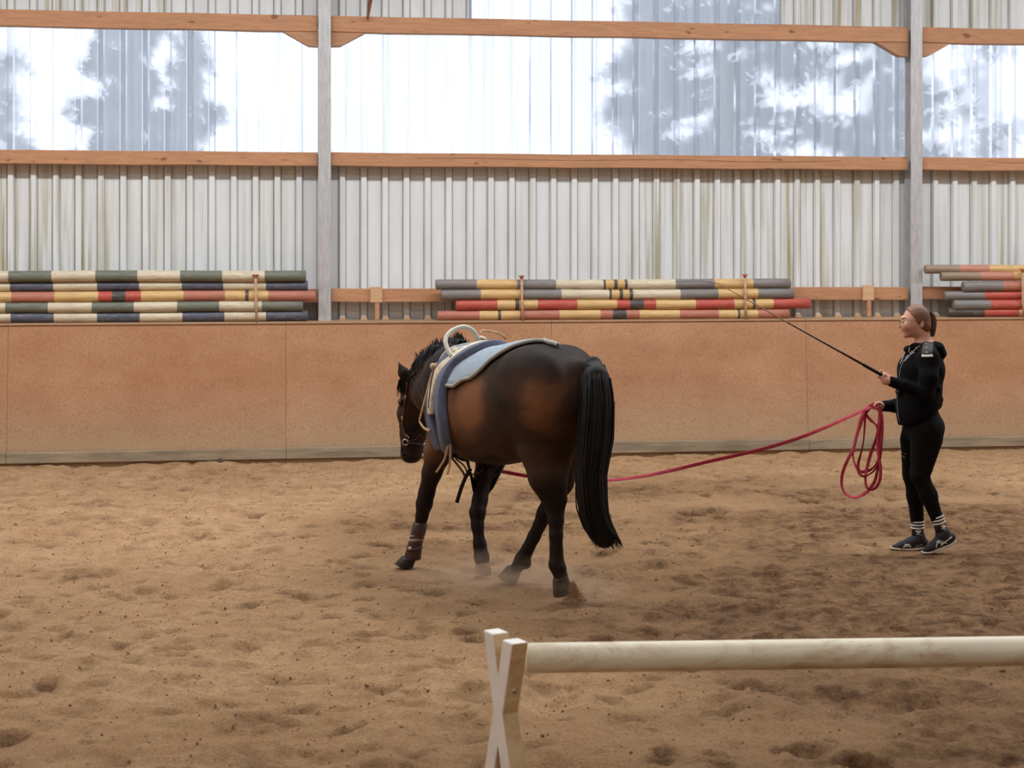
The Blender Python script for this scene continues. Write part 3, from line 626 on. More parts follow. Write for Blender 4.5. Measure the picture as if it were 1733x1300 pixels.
F.chain([LH['stf'], LH['gas'], LH['hock']], [.115, .095, .058], .04); F.chain([HP(945, 800, 9.70), LH['hpt']], [.06, .028], .03)
F.chain([LH['hpt'], LH['hock'], HP(941, 880, 9.66), LH['can'], LH['fet'], LH['pas']], [.028, .050, .044, .037, .043, .040], .022)
F.ell(HP(948, 962, 9.60), (.032, .032, .03), .02)
RH = dict(hip=HP(985, 690, 10.02), stf=HP(950, 760, 10.04), gas=HP(948, 815, 10.06), hock=HP(923, 868, 10.08), hpt=HP(934, 858, 10.06), can=HP(904, 908, 10.09), fet=HP(884, 947, 10.10), pas=HP(872, 965, 10.11))
F.chain([RH['hip'], RH['stf']], [.18, .13], .08, sq=((0, 1, 0), .75)); F.chain([RH['stf'], RH['gas'], RH['hock']], [.105, .08, .046], .04); F.chain([HP(952, 800, 10.04), RH['hpt']], [.07, .03], .03)
F.chain([RH['hpt'], RH['hock'], RH['can'], RH['fet'], RH['pas']], [.03, .048, .037, .044, .038], .022); F.ell(HP(891, 955, 10.08), (.03, .03, .03), .02)
LF = [HP(752, 735, 10.52), HP(742, 765, 10.52), HP(731, 800, 10.54), HP(722, 834, 10.56), HP(718, 853, 10.57), HP(714, 874, 10.58), HP(704, 918, 10.60), HP(699, 938, 10.61), HP(694, 948, 10.61)]
F.chain(LF, [.115, .088, .060, .048, .049, .036, .034, .042, .038], .028)
RF = [HP(838, 740, 10.66), HP(828, 780, 10.60), HP(819, 805, 10.55), HP(812, 848, 10.47), HP(808, 868, 10.43), HP(808, 890, 10.40), HP(812, 922, 10.37), HP(815, 943, 10.35), HP(817, 956, 10.34)]
F.chain(RF, [.12, .085, .060, .046, .048, .036, .037, .044, .038], .028)
# neck and head (carried low, flexed, turned left)
cr = [(.42, 0, 1.32), HP(772, 612, 10.76), HP(744, 614, 11.0), HP(722, 630, 11.22), HP(708, 645, 11.36)]
F.chain(cr, [.10, .095, .085, .082, .082], .06)
F.chain([(.50, 0, 1.22), HP(757, 650, 10.85), HP(735, 668, 11.08), HP(716, 668, 11.30)], [.22, .165, .125, .095], .08)
F.chain([HP(700, 650, 11.38), HP(689, 700, 11.37), HP(691, 735, 11.36), HP(691, 766, 11.36)], [.080, .064, .052, .054], .035)       # forehead to nose
F.chain([HP(714, 674, 11.40), HP(714, 702, 11.41), HP(704, 745, 11.38), HP(701, 768, 11.37)], [.094, .094, .056, .054], .035)       # jowl to chin
F.ell(HP(695, 774, 11.36), (.058, .058, .036), .03); F.ell(HP(679.5, 680, 11.33), (.028, .028, .022), .02)                          # muzzle, brow
for a, b, c in ((HP(692, 645, 11.33), HP(683, 631, 11.31), HP(674, 613, 11.30)), (HP(707, 646, 11.47), HP(706, 636, 11.52), HP(703, 628, 11.55))):
    F.chain([a, b, c], [.042, .038, .004], .015)
HV, HF = F.mesh()
def fixflip(V, Q):
    a, b, c, d = (V[Q[:, i]] for i in range(4)); v = (np.cross(a, b)*c).sum()+(np.cross(a, c)*d).sum(); return Q if v > 0 else Q[:, ::-1]
HV0 = HV.copy(); HW = Hm(HV); HF = fixflip(HW, HF)
# coat colour: bay - brown body, dark points, dark back line
def coat():
    x, y, z = HV0.T; fl = np.abs(y)
    br = vnoise(x+5, z+3, 5, 21)*.35+vnoise(x*1.3+5, z+y+3, 14, 22)*.12
    side = sm(fl, .10, .24)
    flank = np.exp(-((x-.02)/.26)**2-((z-1.10)/.20)**2); thigh = np.exp(-((x+.66)/.17)**2-((z-1.18)/.22)**2)*1.0
    rib = np.exp(-((x+.12)/.10)**2-((z-1.17)/.22)**2)*.5
    fore = .38*np.exp(-((x-.45)/.25)**2-((z-.82)/.25)**2)
    leg = .5*np.exp(-((z-.80)/.16)**2)
    b = (flank*.8+rib)*side+thigh*.8+fore+leg*.6+br*.5
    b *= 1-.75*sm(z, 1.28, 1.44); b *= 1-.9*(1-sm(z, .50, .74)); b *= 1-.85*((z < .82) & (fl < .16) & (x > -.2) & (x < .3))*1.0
    b *= 1-.75*sm(x, .34, .5)*sm(z, .84, 1.0); b = b+.20*(vnoise(x+9, z+y+4, 9, 41)+.6*vnoise(x+9, z*1.3+y+4, 22, 42))*sm(z, .7, .9)
    b = np.where(x > .8, b*.3+.10+.22*np.exp(-((z-.98)/.12)**2), b); return np.clip(b, 0, 1)
s = NT('bay_coat'); at_ = s.n('ShaderNodeAttribute', attribute_name='coat'); v = s.coord('Object')
nz = s.noise(v, 9, 5, .6); add = s.n('ShaderNodeMath', operation='MULTIPLY_ADD'); s.l(nz, add.inputs[0]); add.inputs[1].default_value = .22; s.l(at_.outputs['Fac'], add.inputs[2])
cc = s.ramp(add.outputs[0], [(.08, srgb(24, 17, 15)[:3]), (.5, srgb(62, 41, 30)[:3]), (1.0, srgb(126, 84, 56)[:3])])
s.col(cc); s.set(.62, 0, .16); s.b.inputs['Sheen Weight'].default_value = .0; s.b.inputs['Sheen Roughness'].default_value = .4; s.b.inputs['Sheen Tint'].default_value = srgb(170, 130, 100)
s.bump(s.noise(s.coord('Object', (1, 1, .5)), 90, 3, .6), .12, .003); M_coat = s.m
ho = mk('horse', HW-np.array(HO), HF, M_coat, smooth=True, loc=HO); tag(ho, 'dark bay horse walking away to the left across the sand, head lowered', 'horse')
a_ = ho.data.attributes.new('coat', 'FLOAT', 'POINT'); a_.data.foreach_set('value', coat().astype(np.float32))
BV = BVHTree.FromPolygons([tuple(v) for v in HW], [tuple(map(int, q)) for q in HF])
CAM = Vector((0, 0, CAMZ))
def on(px, py, lift=0.0):
    d = P(px, py, 10)-CAM; d.normalize(); h = BV.ray_cast(CAM, d)
    if h[0] is None:
        best = None
        for k in range(120):
            p = CAM+d*(9.4+k*.022); q = BV.find_nearest(p)
            if best is None or q[3] < best[0]: best = (q[3], q)
        h = best[1]
    return h[0]+h[1]*lift, h[1]
def onf(f, phi, lift=0.0, z0=1.12):
    """surface point at station f, angle phi from straight up towards the horse's left"""
    o = Vector(Hm([(f, 0, z0)])[0]); t = Vector(Hm([(f, math.sin(phi), z0+math.cos(phi))])[0]); d = (t-o).normalized(); h = BV.ray_cast(o+d*1.2, -d)
    return (h[0]+h[1]*lift, h[1]) if h[0] is not None else (o+d*.27, d)
M_hoof = simple('hoof_horn', srgb(58, 44, 34), .7, var=.3, scale=20); M_hoofd = simple('hoof_horn_dark', srgb(26, 20, 17), .6, var=.2, scale=20); M_sole = simple('hoof_sandy', srgb(128, 98, 74), .8, var=.3, scale=20)
def hoof(top, bot, r1, r2, toe, mat):
    top, bot = Vector(top), Vector(bot); d = (bot-top).normalized(); t = Vector(toe); t = (t-d*t.dot(d)).normalized(); s_ = d.cross(t); mb = MB(); N = 20
    for q, (k, r, off) in enumerate(((0, r1*.7, 0), (.0, r1, 0), (.15, r1*1.04, .004), (1, r2, .018), (1, r2*.8, .018))):
        for j in range(N):
            a = 2*pi*j/N; back = .86 if math.cos(a) < -.5 else 1; mb.v.append(tuple(top+(bot-top)*k+t*(math.cos(a)*r*1.08*back+off)+s_*(math.sin(a)*r)))
    for q in range(4):
        for j in range(N): mb.f.append((q*N+j, (q+1)*N+j, (q+1)*N+(j+1) % N, q*N+(j+1) % N)); mb.mi.append(0)
    mb.f.append(tuple(4*N+j for j in range(N))); mb.mi.append(0); mb.f.append(tuple(reversed(range(N)))); mb.mi.append(0)
    mb.v = [tuple(Vector(v)-HO) for v in mb.v]; o = mb.build('hoof', mat, ho, True); bevel(o, .004); return o
fw = Vector((-.62, .78, 0))
hoof(P(693, 945, 10.61), P(688, 961, 10.61), .046, .060, (-.9, .3, -.1), M_hoofd)
hoof(P(818, 955, 10.34), P(821, 975, 10.32), .046, .058, (-.6, -.5, 0), M_sole)
hoof(P(872, 962, 10.11), P(864, 984, 10.12), .046, .062, (-.8, .4, -.1), M_hoof)
hoof(P(949, 976, 9.60), P(957, 1006, 9.61), .046, .058, (-.35, .5, -.6), M_hoof)

# tail
M_hair = simple('black_horsehair', srgb(22, 17, 17), .6, var=.35, scale=14, bump=0, spec=.25)
tk = [(612, 1003, 15, .05, 9.64), (622, 1007, 21, .06, 9.58), (645, 1010, 25, .075, 9.54), (680, 1011, 28, .085, 9.50), (740, 1007, 30, .09, 9.47), (800, 1000, 26, .085, 9.46), (860, 1004, 25, .08, 9.45), (895, 1015, 25, .07, 9.44), (921, 1031, 25, .055, 9.43)]
tky = np.array([k[0] for k in tk], float); T_ = lambda y, c: np.interp(y, tky, [k[c] for k in tk])
F2 = Field((.2, 9.2, .15), (.8, 9.9, 1.5), .011)
cs = [P(T_(y, 1), y, T_(y, 4)) for y in np.linspace(616, 908, 14)]; F2.chain(cs, [T_(y, 2)/295*.80 for y in np.linspace(616, 908, 14)], .03, sq=((0, 1, 0), .75))
TV, TF = F2.mesh(); TF = fixflip(TV, TF)
mb = MB(); mb.v = [tuple(v-np.array(HO)) for v in TV]; mb.f = [tuple(map(int, q)) for q in TF]; mb.mi = [0]*len(mb.f)
r = random.Random(11)
for i in range(620):
    a = r.uniform(0, 2*pi); q = math.sqrt(r.uniform(.35, 1)); y0 = r.choice([612, 612, 618, 640, 680]); y1 = r.uniform(878, 930) if r.random() < .85 else r.uniform(780, 900); pts = []
    if r.random() < .05: q *= 1.12
    ph = r.uniform(0, 6); am = r.uniform(.3, 1.6)
    for k in range(13):
        y = y0+(y1-y0)*k/12; wv = math.sin(y*.022+ph)*am; c = P(T_(y, 1)+math.cos(a)*q*T_(y, 2)*.95+wv, y+(2 if k else 0), T_(y, 4)+math.sin(a)*q*T_(y, 3)); pts.append(c-HO)
    mb.tube(pts, [.003+.0035*math.sin(pi*min(1, .25+k/14)) for k in range(12)]+[.0008], 4, False)
for i in range(26):   # stray hairs at the inner edge
    pts = [P(T_(y, 1)-T_(y, 2)*(.95+.18*math.sin((y-800)/120*pi))+r.uniform(-1, 1), y, 9.45)-HO for y in np.linspace(800, r.uniform(890, 918), 9)]; mb.tube(pts, .0014, 3, False)
mb.build('tail', M_hair, ho, True)
# mane on the crest, blown up a little; forelock
mb = MB(); cp = smoothpath([tuple(Hm([c])[0]+np.array([0, 0, rr*.8])) for c, rr in zip(cr, [.10, .095, .085, .082, .082])], 12)
for i in range(900):
    k = r.random()**.85*(len(cp)-2); p = cp[int(k)].lerp(cp[int(k)+1], k-int(k)); q, nrm, _, _ = BV.find_nearest(p+Vector((0, 0, .05))); 
    q = q+Vector((r.gauss(0, .012), r.gauss(0, .012), -.004)); up = r.random() < .55
    if up: d = Vector((r.uniform(-.35, -.05), r.uniform(-.1, .4), r.uniform(.5, 1))).normalized()*r.uniform(.03, .085); pts = [q, q+d*.5, q+d+Vector((0, 0, -.01))]
    else: d = Vector((-.4, -.55, .2)).normalized(); L = r.uniform(.06, .14); pts = [q, q+d*L*.35+Vector((0, 0, .012)), q+d*L*.7-Vector((0, 0, L*.35)), q+d*L*.85-Vector((0, 0, L*.8))]
    mb.tube([x-HO for x in pts], [.005, .0038, .001] if up else [.005, .005, .004, .001], 3, False)
mb.build('mane', M_hair, ho, True)
mb = MB()
for i in range(110):
    p = P(r.uniform(686, 702), r.uniform(634, 642), r.uniform(11.3, 11.38)); L = r.uniform(.05, .13); mb.tube([p-HO, p+Vector((-.045, -.02, -L*.3))-HO, p+Vector((-.06, -.02, -L))-HO], [.004, .004, .001], 3, False)
mb.build('forelock', M_hair, ho, True)
mb = MB(); e_, n_ = on(681, 682, .0); mb.ball(P(678.5, 681.5, 11.31)-HO, .019, 12, 8); mb.build('eye', NT('eye_gloss').m if 0 else simple('eye_gloss', srgb(22, 14, 10), .08, var=.1, bump=0), ho, True)
mb = MB(); mb.ball(P(683, 769, 11.31)-HO, (.012, .010, .016), 8, 6); mb.build('nostril', simple('nostril_dark', srgb(14, 10, 9), .9, var=.1), ho, True)
# ============================================================ TACK
def leather(name, c, rough=.6): return simple(name, c, rough, var=.2, scale=30, bump=.2, spec=.2)
M_blk = leather('black_leather', srgb(30, 24, 22)); M_brn = leather('brown_leather', srgb(88, 56, 42)); M_crm = leather('cream_leather', srgb(214, 202, 180), .6); M_tan = leather('tan_strap', srgb(196, 164, 130), .65)
M_steel = simple('bit_steel', srgb(205, 202, 198), .25, .9, var=.05, bump=0)
M_roll = simple('blue_grey_padding', srgb(98, 106, 128), .95, var=.12, scale=30, bump=.5); M_padf = simple('pale_blue_felt', srgb(152, 166, 180), .95, var=.08, scale=40, bump=.5); M_pipe = simple('pale_grey_piping', srgb(164, 166, 160), .9, var=.1, scale=30, bump=.3)
def dens(pts, n=5): return smoothpath([tuple(p)+(0,) for p in pts], n)
def path_on(pix, lift=0.0, n=4, fn=None):
    out = [(fn or on)(p[0], p[1], lift) for p in dens(pix, n)]
    P_ = [o[0] for o in out]; N_ = [o[1] for o in out]
    for _ in range(2):
        P_ = [P_[0]]+[(P_[i-1]+P_[i]*2+P_[i+1])/4 for i in range(1, len(P_)-1)]+[P_[-1]]; N_ = [N_[0]]+[(N_[i-1]+N_[i]*2+N_[i+1]).normalized() for i in range(1, len(N_)-1)]+[N_[-1]]
    return P_, N_
def fphi(px, py):
    p, _ = on(px, py); h = Hi(p); return h[0], math.atan2(h[1], h[2]-1.12)
# --- back pad
edge = [fphi(*e) for e in ((772, 655), (784, 645), (800, 641), (814, 630), (832, 612), (850, 600), (870, 590), (890, 584), (908, 581), (926, 582), (940, 586))]
edge = sorted(edge); ef = np.array([e[0] for e in edge]); ep = np.array([e[1] for e in edge])
fa, fb = .34, min(-.30, ef.min()-.03); print('PAD', [(round(a, 2), round(b, 2)) for a, b in edge])
def phimax(f): return float(np.interp(f, ef, ep))
pad = empty('saddle_pad', HO); tag(pad, 'pale blue grey vaulting pad with light piping on the horse back', 'saddle pad')
def surf_patch(rows, lift, mat, name, parent, th=.018):
    pts = []; nr = []
    for (f, plist) in rows:
        a = [onf(f, p) for p in plist]; pts.append([x[0] for x in a]); nr.append([x[1] for x in a])
    nR, nC = len(pts), len(pts[0]); A = np.array([[list(p) for p in r_] for r_ in pts]); B = np.array([[list(p) for p in r_] for r_ in nr])
    for _ in range(3):
        A[1:-1, 1:-1] = (A[:-2, 1:-1]+A[2:, 1:-1]+A[1:-1, :-2]+A[1:-1, 2:]+4*A[1:-1, 1:-1])/8
        B[1:-1, 1:-1] = (B[:-2, 1:-1]+B[2:, 1:-1]+B[1:-1, :-2]+B[1:-1, 2:]+4*B[1:-1, 1:-1])/8
    inn = A+B*lift; out = A+B*(lift+th); v = [tuple(x-np.array(HO)) for x in inn.reshape(-1, 3)]+[tuple(x-np.array(HO)) for x in out.reshape(-1, 3)]; o_ = nR*nC; fs = []
    for i in range(nR-1):
        for j in range(nC-1):
            a = i*nC+j; fs.append((a, a+1, a+nC+1, a+nC)); fs.append((o_+a, o_+a+nC, o_+a+nC+1, o_+a+1))
    per = [(i, 0) for i in range(nR)]+[(nR-1, j) for j in range(1, nC)]+[(i, nC-1) for i in range(nR-2, -1, -1)]+[(0, j) for j in range(nC-2, 0, -1)]; pi_ = [i*nC+j for i, j in per]
    for k in range(len(pi_)):
        a, b = pi_[k], pi_[(k+1) % len(pi_)]; fs.append((a, b, o_+b, o_+a))
    mk(name, v, fs, mat, parent, smooth=True); return [out[i, j] for i, j in per], [B[i, j] for i, j in per]
rows = []; nf = 26
for i in range(nf):
    f = fb+(fa-fb)*i/(nf-1); t = min(1, max(0, (f-fb)/.10)); pm = phimax(f)*math.sqrt(1-(1-t)**2*.95); rows.append((f, [pm*(k/10) for k in range(-10, 11)]))
ep_, en_ = surf_patch(rows, .006, M_padf, 'felt', pad)
ep_ = [Vector(p)-HO for p in ep_]; en_ = [Vector(n) for n in en_]
mb = MB(); mb.tube([p-n*.006 for p, n in zip(ep_, en_)]+[ep_[0]-en_[0]*.006], .0125, 8, False); mb.build('piping', M_pipe, pad, True)
# --- surcingle
M_hoop = simple('pale_hoop', srgb(206, 206, 194), .45, var=.08, scale=40, bump=.1)
sur = empty('vaulting_surcingle', HO); tag(sur, 'cream vaulting surcingle with hoop handle and blue grey padded rolls, behind the withers', 'surcingle')
def around(pix, w, t, mat, name, lift=.0, ft=.1):
    """girth-like roll: side stations read off the left flank, carried over the spine at station ft and mirrored"""
    fp = [fphi(x, y) for x, y in pix]; f0, p0 = fp[0]
    arc = [(ft, 0.0), (ft+(f0-ft)*.22, p0*.36), (ft+(f0-ft)*.60, p0*.70)]+fp
    sp = smoothpath([(a, b, 0) for a, b in arc], 6); sp = [(float(q[0]), float(q[1])) for q in sp]
    for _ in range(6): sp = [sp[0]]+[((sp[i-1][0]+2*sp[i][0]+sp[i+1][0])/4, (sp[i-1][1]+2*sp[i][1]+sp[i+1][1])/4) for i in range(1, len(sp)-1)]+[sp[-1]]
    full = [(a, -b) for a, b in reversed(sp[1:])]+sp; H_ = [onf(a, b, lift) for a, b in full]; P_ = [h[0] for h in H_]; N_ = [h[1] for h in H_]
    for _ in range(4): P_ = [P_[0]]+[(P_[i-1]+P_[i]*2+P_[i+1])/4 for i in range(1, len(P_)-1)]+[P_[-1]]; N_ = [N_[0]]+[(N_[i-1]+N_[i]*2+N_[i+1]).normalized() for i in range(1, len(N_)-1)]+[N_[-1]]
    mb = MB(); mb.sweep([p-HO-q*.012 for p, q in zip(P_, N_)], N_, w, t+.012); o = mb.build(name, mat, sur, True); bevel(o, .006, 2); return o
rear = [(850, 580), (833, 582), (812, 590), (790, 603), (774, 618), (762, 636), (755, 654), (752, 679), (754, 700), (757, 722), (761, 745), (765, 758)]
front = [(818, 572), (797, 578), (776, 594), (757, 614), (744, 636), (736, 662), (733, 690), (735, 712), (741, 735), (749, 757)]
around(rear[4:], .078, .046, M_roll, 'rear_roll', .014, ft=.035)
around(front[3:], .085, .036, M_roll, 'front_roll', .010, ft=.17)
mid = [(842, 577), (826, 578), (806, 582), (786, 593), (768, 609), (754, 629), (745, 650), (741, 676), (741, 700)]
around(mid[5:], .074, .020, M_crm, 'strap', .042, ft=.115)
up = Vector((0, 0, 1))
mb = MB(); hoopx = [(765, 604), (757, 590), (754, 577), (758, 566), (768, 558), (784, 553), (797, 557), (806, 567), (811, 580)]; N_ = len(hoopx)
hp = smoothpath([tuple(P(x, y, 10.30+.030*i)-HO) for i, (x, y) in enumerate(hoopx)], 5); mb.tube(hp, .0138, 12); mb.build('hoop_handle', M_hoop, sur, True)
mb = MB(); hp2 = [(835, 572), (838, 566), (845, 563), (852, 566), (856, 574)]; mb.tube(smoothpath([tuple(P(x, y, 10.62+.02*i)-HO) for i, (x, y) in enumerate([(814, 566), (815, 560), (828, 560.5), (842, 564), (852, 569), (856, 574)])], 4), .006, 6); mb.build('hand_loop', M_tan, sur, True)
for (x, y, w) in ((818, 570, .03), (771, 604, .035)):
    p, n = on(x, y, .055); mb = MB(); mb.ball(p-HO, (w, w, .014), 10, 6, n.to_track_quat('Z', 'Y').to_matrix()); mb.build('handle_base', M_crm, sur, True)
p, n = on(742, 622, .03); mb = MB(); mb.ball(p-HO+Vector((-.01, -.02, 0)), .021, 10, 8); mb.build('buckle_pad', M_tan, sur, True)
P_, N_ = path_on([(750, 620), (742, 642), (736, 668), (728, 696), (725, 714), (730, 726), (738, 727), (743, 723)], .058, 5); mb = MB(); mb.sweep([p-HO for p in P_], N_, .016, .006); mb.build('foot_loop', M_tan, sur, True)
P_, N_ = path_on([(747, 625), (744, 650), (741, 690)], .062, 5); mb = MB(); mb.sweep([p-HO for p in P_], N_, .010, .004); mb.build('keeper', M_brn, sur, True)
for pts in ([(758, 752), (753, 775), (746, 788), (738, 800)], [(762, 752), (762, 775), (760, 792), (757, 803)]):
    mb = MB(); q = smoothpath([tuple(P(x, y, 10.22)-HO) for x, y in pts], 4); mb.sweep(q, [Vector((0, -1, .1))]*len(q), .013, .004); mb.build('strap_end', M_tan, sur, True)
# girth under the belly
gp = [onf(.31, a, .004, 1.08) for a in np.linspace(math.radians(112), math.radians(248), 16)]
mb = MB(); mb.sweep([q[0]-HO for q in gp], [q[1] for q in gp], .06, .014); mb.build('girth', M_blk, sur, True)
# martingale straps between the forelegs
mar = empty('martingale', HO); tag(mar, 'dark leather martingale straps hanging under the horse chest between the forelegs', 'strap')
for pts, w, m, nm, Y in (([(763, 773), (772, 784), (782, 797), (787, 805)], .014, M_brn, 'strap', 10.25), ([(771, 777), (784, 787), (790, 799), (787, 805)], .010, M_brn, 'strap', 10.27), ([(787, 805), (800, 803), (812, 800), (818, 793)], .009, M_brn, 'strap', 10.35), ([(797, 793), (788, 808), (780, 828), (773, 851)], .024, M_blk, 'end_flap', 10.30)):
    q = smoothpath([tuple(P(x, y, Y)-HO) for x, y in pts], 4); mb = MB(); mb.sweep(q, [Vector((0, -1, .1))]*len(q), w, .006); mb.build(nm, m, mar, True)
mb = MB(); mb.ball(P(785, 804, 10.27)-HO, .010, 8, 6); mb.build('buckle', M_steel, mar, True)
# bridle
br = empty('bridle', HO); tag(br, 'dark leather bridle with steel bit on the horse head', 'bridle')
def bstrap(pix, w, mat, name, t=.006, lift=.002, n=5):
    P_, N_ = path_on(pix, lift, n); mb = MB(); mb.sweep([p-HO for p in P_], N_, w, t); return mb.build(name, mat, br, True)
bstrap([(704, 631), (697, 636), (692, 643), (689, 652)], .022, M_blk, 'headpiece')
bstrap([(690, 648), (688, 665), (685, 682), (683, 700), (682, 718), (685, 735), (688, 746)], .019, M_brn, 'cheekpiece', .009)
bstrap([(688, 650), (681, 656), (677, 664)], .016, M_brn, 'browband')
bstrap([(697, 642), (707, 655), (716, 675), (719, 692)], .014, M_blk, 'throat_lash')
bstrap([(677, 722), (684, 725), (695, 726), (707, 722)], .020, M_blk, 'noseband')
bstrap([(684, 744), (694, 746), (704, 743), (711, 734)], .012, M_brn, 'flash_strap', .008)
bstrap([(680, 757), (682, 768), (687, 776)], .010, M_blk, 'lower_strap')
p, n = on(687, 748, .012); mb = MB(); q = n.to_track_quat('Z', 'Y').to_matrix(); mb.tube([p-HO+q @ Vector((math.cos(a)*.020, math.sin(a)*.020, 0)) for a in np.linspace(0, 2*pi, 20)], .0040, 6, False); mb.build('bit_ring', M_steel, br, True)
bstrap([(684, 732), (688, 736), (692, 741)], .008, M_steel, 'buckle', .008); bstrap([(681, 704), (682, 710)], .012, M_steel, 'buckle', .010); bstrap([(688, 668), (687, 674)], .014, M_steel, 'buckle', .010)
mb = MB(); mb.tube(smoothpath([tuple(P(x, y, Y)-HO) for x, y, Y in ((689, 750, 11.28), (712, 752, 11.2), (717, 758, 11.05), (716, 766, 10.9))], 5), .007, 6); mb.build('rein', M_blk, br, True)
mb = MB(); mb.ball(P(719, 752, 11.1)-HO, .010, 8, 6); mb.build('rein_buckle', M_steel, br, True)
# tendon boot on the left foreleg
boot = empty('leg_boot', HO); tag(boot, 'brown padded tendon boot with pale straps on the left foreleg', 'boot')
M_boot = simple('boot_shell', srgb(74, 52, 46), .7, var=.3, scale=25); M_str = simple('boot_strap', srgb(158, 134, 122), .6, var=.2, scale=30)
mb = MB(); cen = [(P(x, y, Y)-HO, r_) for x, y, Y, r_ in ((711, 884, 10.585, .041), (711, 887, 10.585, .047), (708, 900, 10.59, .047), (704, 915, 10.595, .045), (701, 930, 10.605, .049), (699, 944, 10.61, .052), (699, 947, 10.61, .047))]
mb.tube([c for c, _ in cen], [r_ for _, r_ in cen], 16); mb.build('shell', M_boot, boot, True)
for y in (905.5, 912.5, 928):
    c = Vector((np.interp(y, [884, 900, 915, 930, 944], [711, 708, 704, 701, 699]), 0, 0)).x; c = P(c, y, 10.597)-HO
    mb = MB(); mb.tube([c+Vector((-.0015, 0, .009)), c+Vector((.0015, 0, -.009))], [.0505 if y < 920 else .053]*2, 16); mb.build('strap', M_str if y < 920 else M_boot, boot, True)
mb = MB(); mb.ball(P(694, 928, 10.55)-HO, (.012, .006, .010), 8, 6); mb.build('stud', M_crm, boot, True)

# ============================================================ HANDLER
PO = Vector((2.75, 11.24, 0))
lo, hi = (2.36, 10.84, -.01), (3.08, 11.62, 1.72)
def Q(px, py, Y=11.24): return tuple(P(px, py, Y))
def hand(F, wrist, Hc, w, p, side=1):
    """palm plus four fingers curled round an axis w through Hc; p points from the held thing to the palm"""
    wrist, Hc, w, p = (Vector(x) for x in (wrist, Hc, w, p)); w.normalize(); p = (p-w*p.dot(w)).normalized(); t = w.cross(p).normalized()*side
    palm = Hc+p*.026
    F.cone(wrist, palm, .023, .022, .012, sq=(tuple(w), 1.25))
    F.ell(palm, (.030, .030, .030), .012)
    for i, (off, L) in enumerate(((.032, .95), (.012, 1.05), (-.009, 1.0), (-.029, .85))):
        pts = [Hc+w*off+(p*math.cos(a)+t*math.sin(a))*(.021*L) for a in (.5, 1.35, 2.25, 3.2)]; F.chain([tuple(x) for x in pts], [.0105, .0095, .0088, .0075], .003)
    th = [palm+w*.022, Hc+w*.040-t*.018+p*.008, Hc+w*.046-t*.012-p*.014, Hc+w*.048-p*.026+t*.002]; F.chain([tuple(x) for x in th], [.014, .0115, .0105, .0085], .004)
wa, wb = P(1499, 638.5, 11.0), P(1215, 480, 10.45); wd = (wa-wb).normalized()
Hc1 = wa+Vector((0, 0, 0)); Hc2 = P(1482.5, 687, 11.30)
B = Field(lo, hi, .0065)
# head
Yh = 11.24
B.ell(Q(1550.5, 541), (.088, .074, .094), .02); B.ell(Q(1538, 551), (.056, .058, .066), .03)
B.cone(Q(1552, 560), Q(1535, 567), .040, .020, .025, sq=((0, 1, 0), 1.25)); B.ell(Q(1531.5, 568), (.014, .018, .013), .012)
B.cone(Q(1527, 544), Q(1522.5, 552.3), .006, .0095, .010); B.ell(Q(1527, 537.5), (.012, .036, .009), .012); B.ell(Q(1528, 556.8), (.011, .020, .0055), .004); B.ell(Q(1528.5, 560.5), (.010, .018, .0055), .004)
for s_ in (-1, 1):
    B.ell(Q(1528.3, 544.5, Yh+s_*.031), (.010, .013, .010), .008, sub=True); B.ell(Q(1535, 552, Yh+s_*.040), (.026, .022, .024), .02); B.ell(Q(1561, 549, Yh+s_*.073), (.013, .009, .025), .006); B.ell(Q(1560.5, 549, Yh+s_*.081), (.006, .006, .014), .004, sub=True)
B.cone(Q(1560, 560), Q(1566, 592), .050, .056, .03)
# trunk, arms, legs below the clothes
B.chain([Q(1565, 600), Q(1558, 650), Q(1557, 690), Q(1560, 722)], [.098, .094, .09, .11], .04, sq=((0, 1, 0), 1.35))
LS, LE, LW = Q(1572, 607, 11.055), Q(1567, 667, 10.99), Q(1511, 648, 11.0); RS, RE, RW = Q(1558, 609, 11.43), Q(1549, 675, 11.47), Q(1497, 687, 11.32)
B.chain([Q(1566, 600), LS, LE, LW], [.05, .045, .036, .024], .03); B.chain([Q(1562, 600, 11.3), RS, RE, RW], [.05, .045, .036, .024], .03)
hand(B, LW, Hc1, wd*-1, Vector(LW)-Hc1+Vector((0, 0, -.03)), 1)
hand(B, RW, Hc2, Vector((.1, -1, .15)), Vector(RW)-Hc2, -1)
B.cone(tuple(Hc1+Vector((.0, -.012, -.012))), Q(1485, 637, 10.975), .009, .007, .004)       # index finger along the whip
LL = [Q(1568, 728, 11.15), Q(1556, 803, 11.16), Q(1571, 838, 11.165), Q(1588, 884, 11.17), Q(1594, 906, 11.17)]; RL = [Q(1553, 728, 11.33), Q(1543.5, 803, 11.32), Q(1549, 840, 11.32), Q(1552.5, 886, 11.32), Q(1556, 914, 11.32)]
B.chain(LL, [.085, .048, .045, .029, .026], .03); B.chain(RL, [.085, .048, .045, .029, .026], .03)
B.chain([Q(1605, 912, 11.17), Q(1590, 917, 11.17), Q(1572, 929, 11.165)], [.026, .028, .018], .02); B.chain([Q(1560, 918, 11.32), Q(1542, 919, 11.315), Q(1518, 926, 11.305)], [.026, .027, .017], .02)
def skin_of(Fd, name, mat, parent, off):
    v, q = Fd.mesh(); q = fixflip(v, q); o = mk(name, v-np.array(off), q, mat, parent, smooth=True, loc=off if parent is None else None); return o, BVHTree.FromPolygons([tuple(x) for x in v], [tuple(map(int, y)) for y in q])
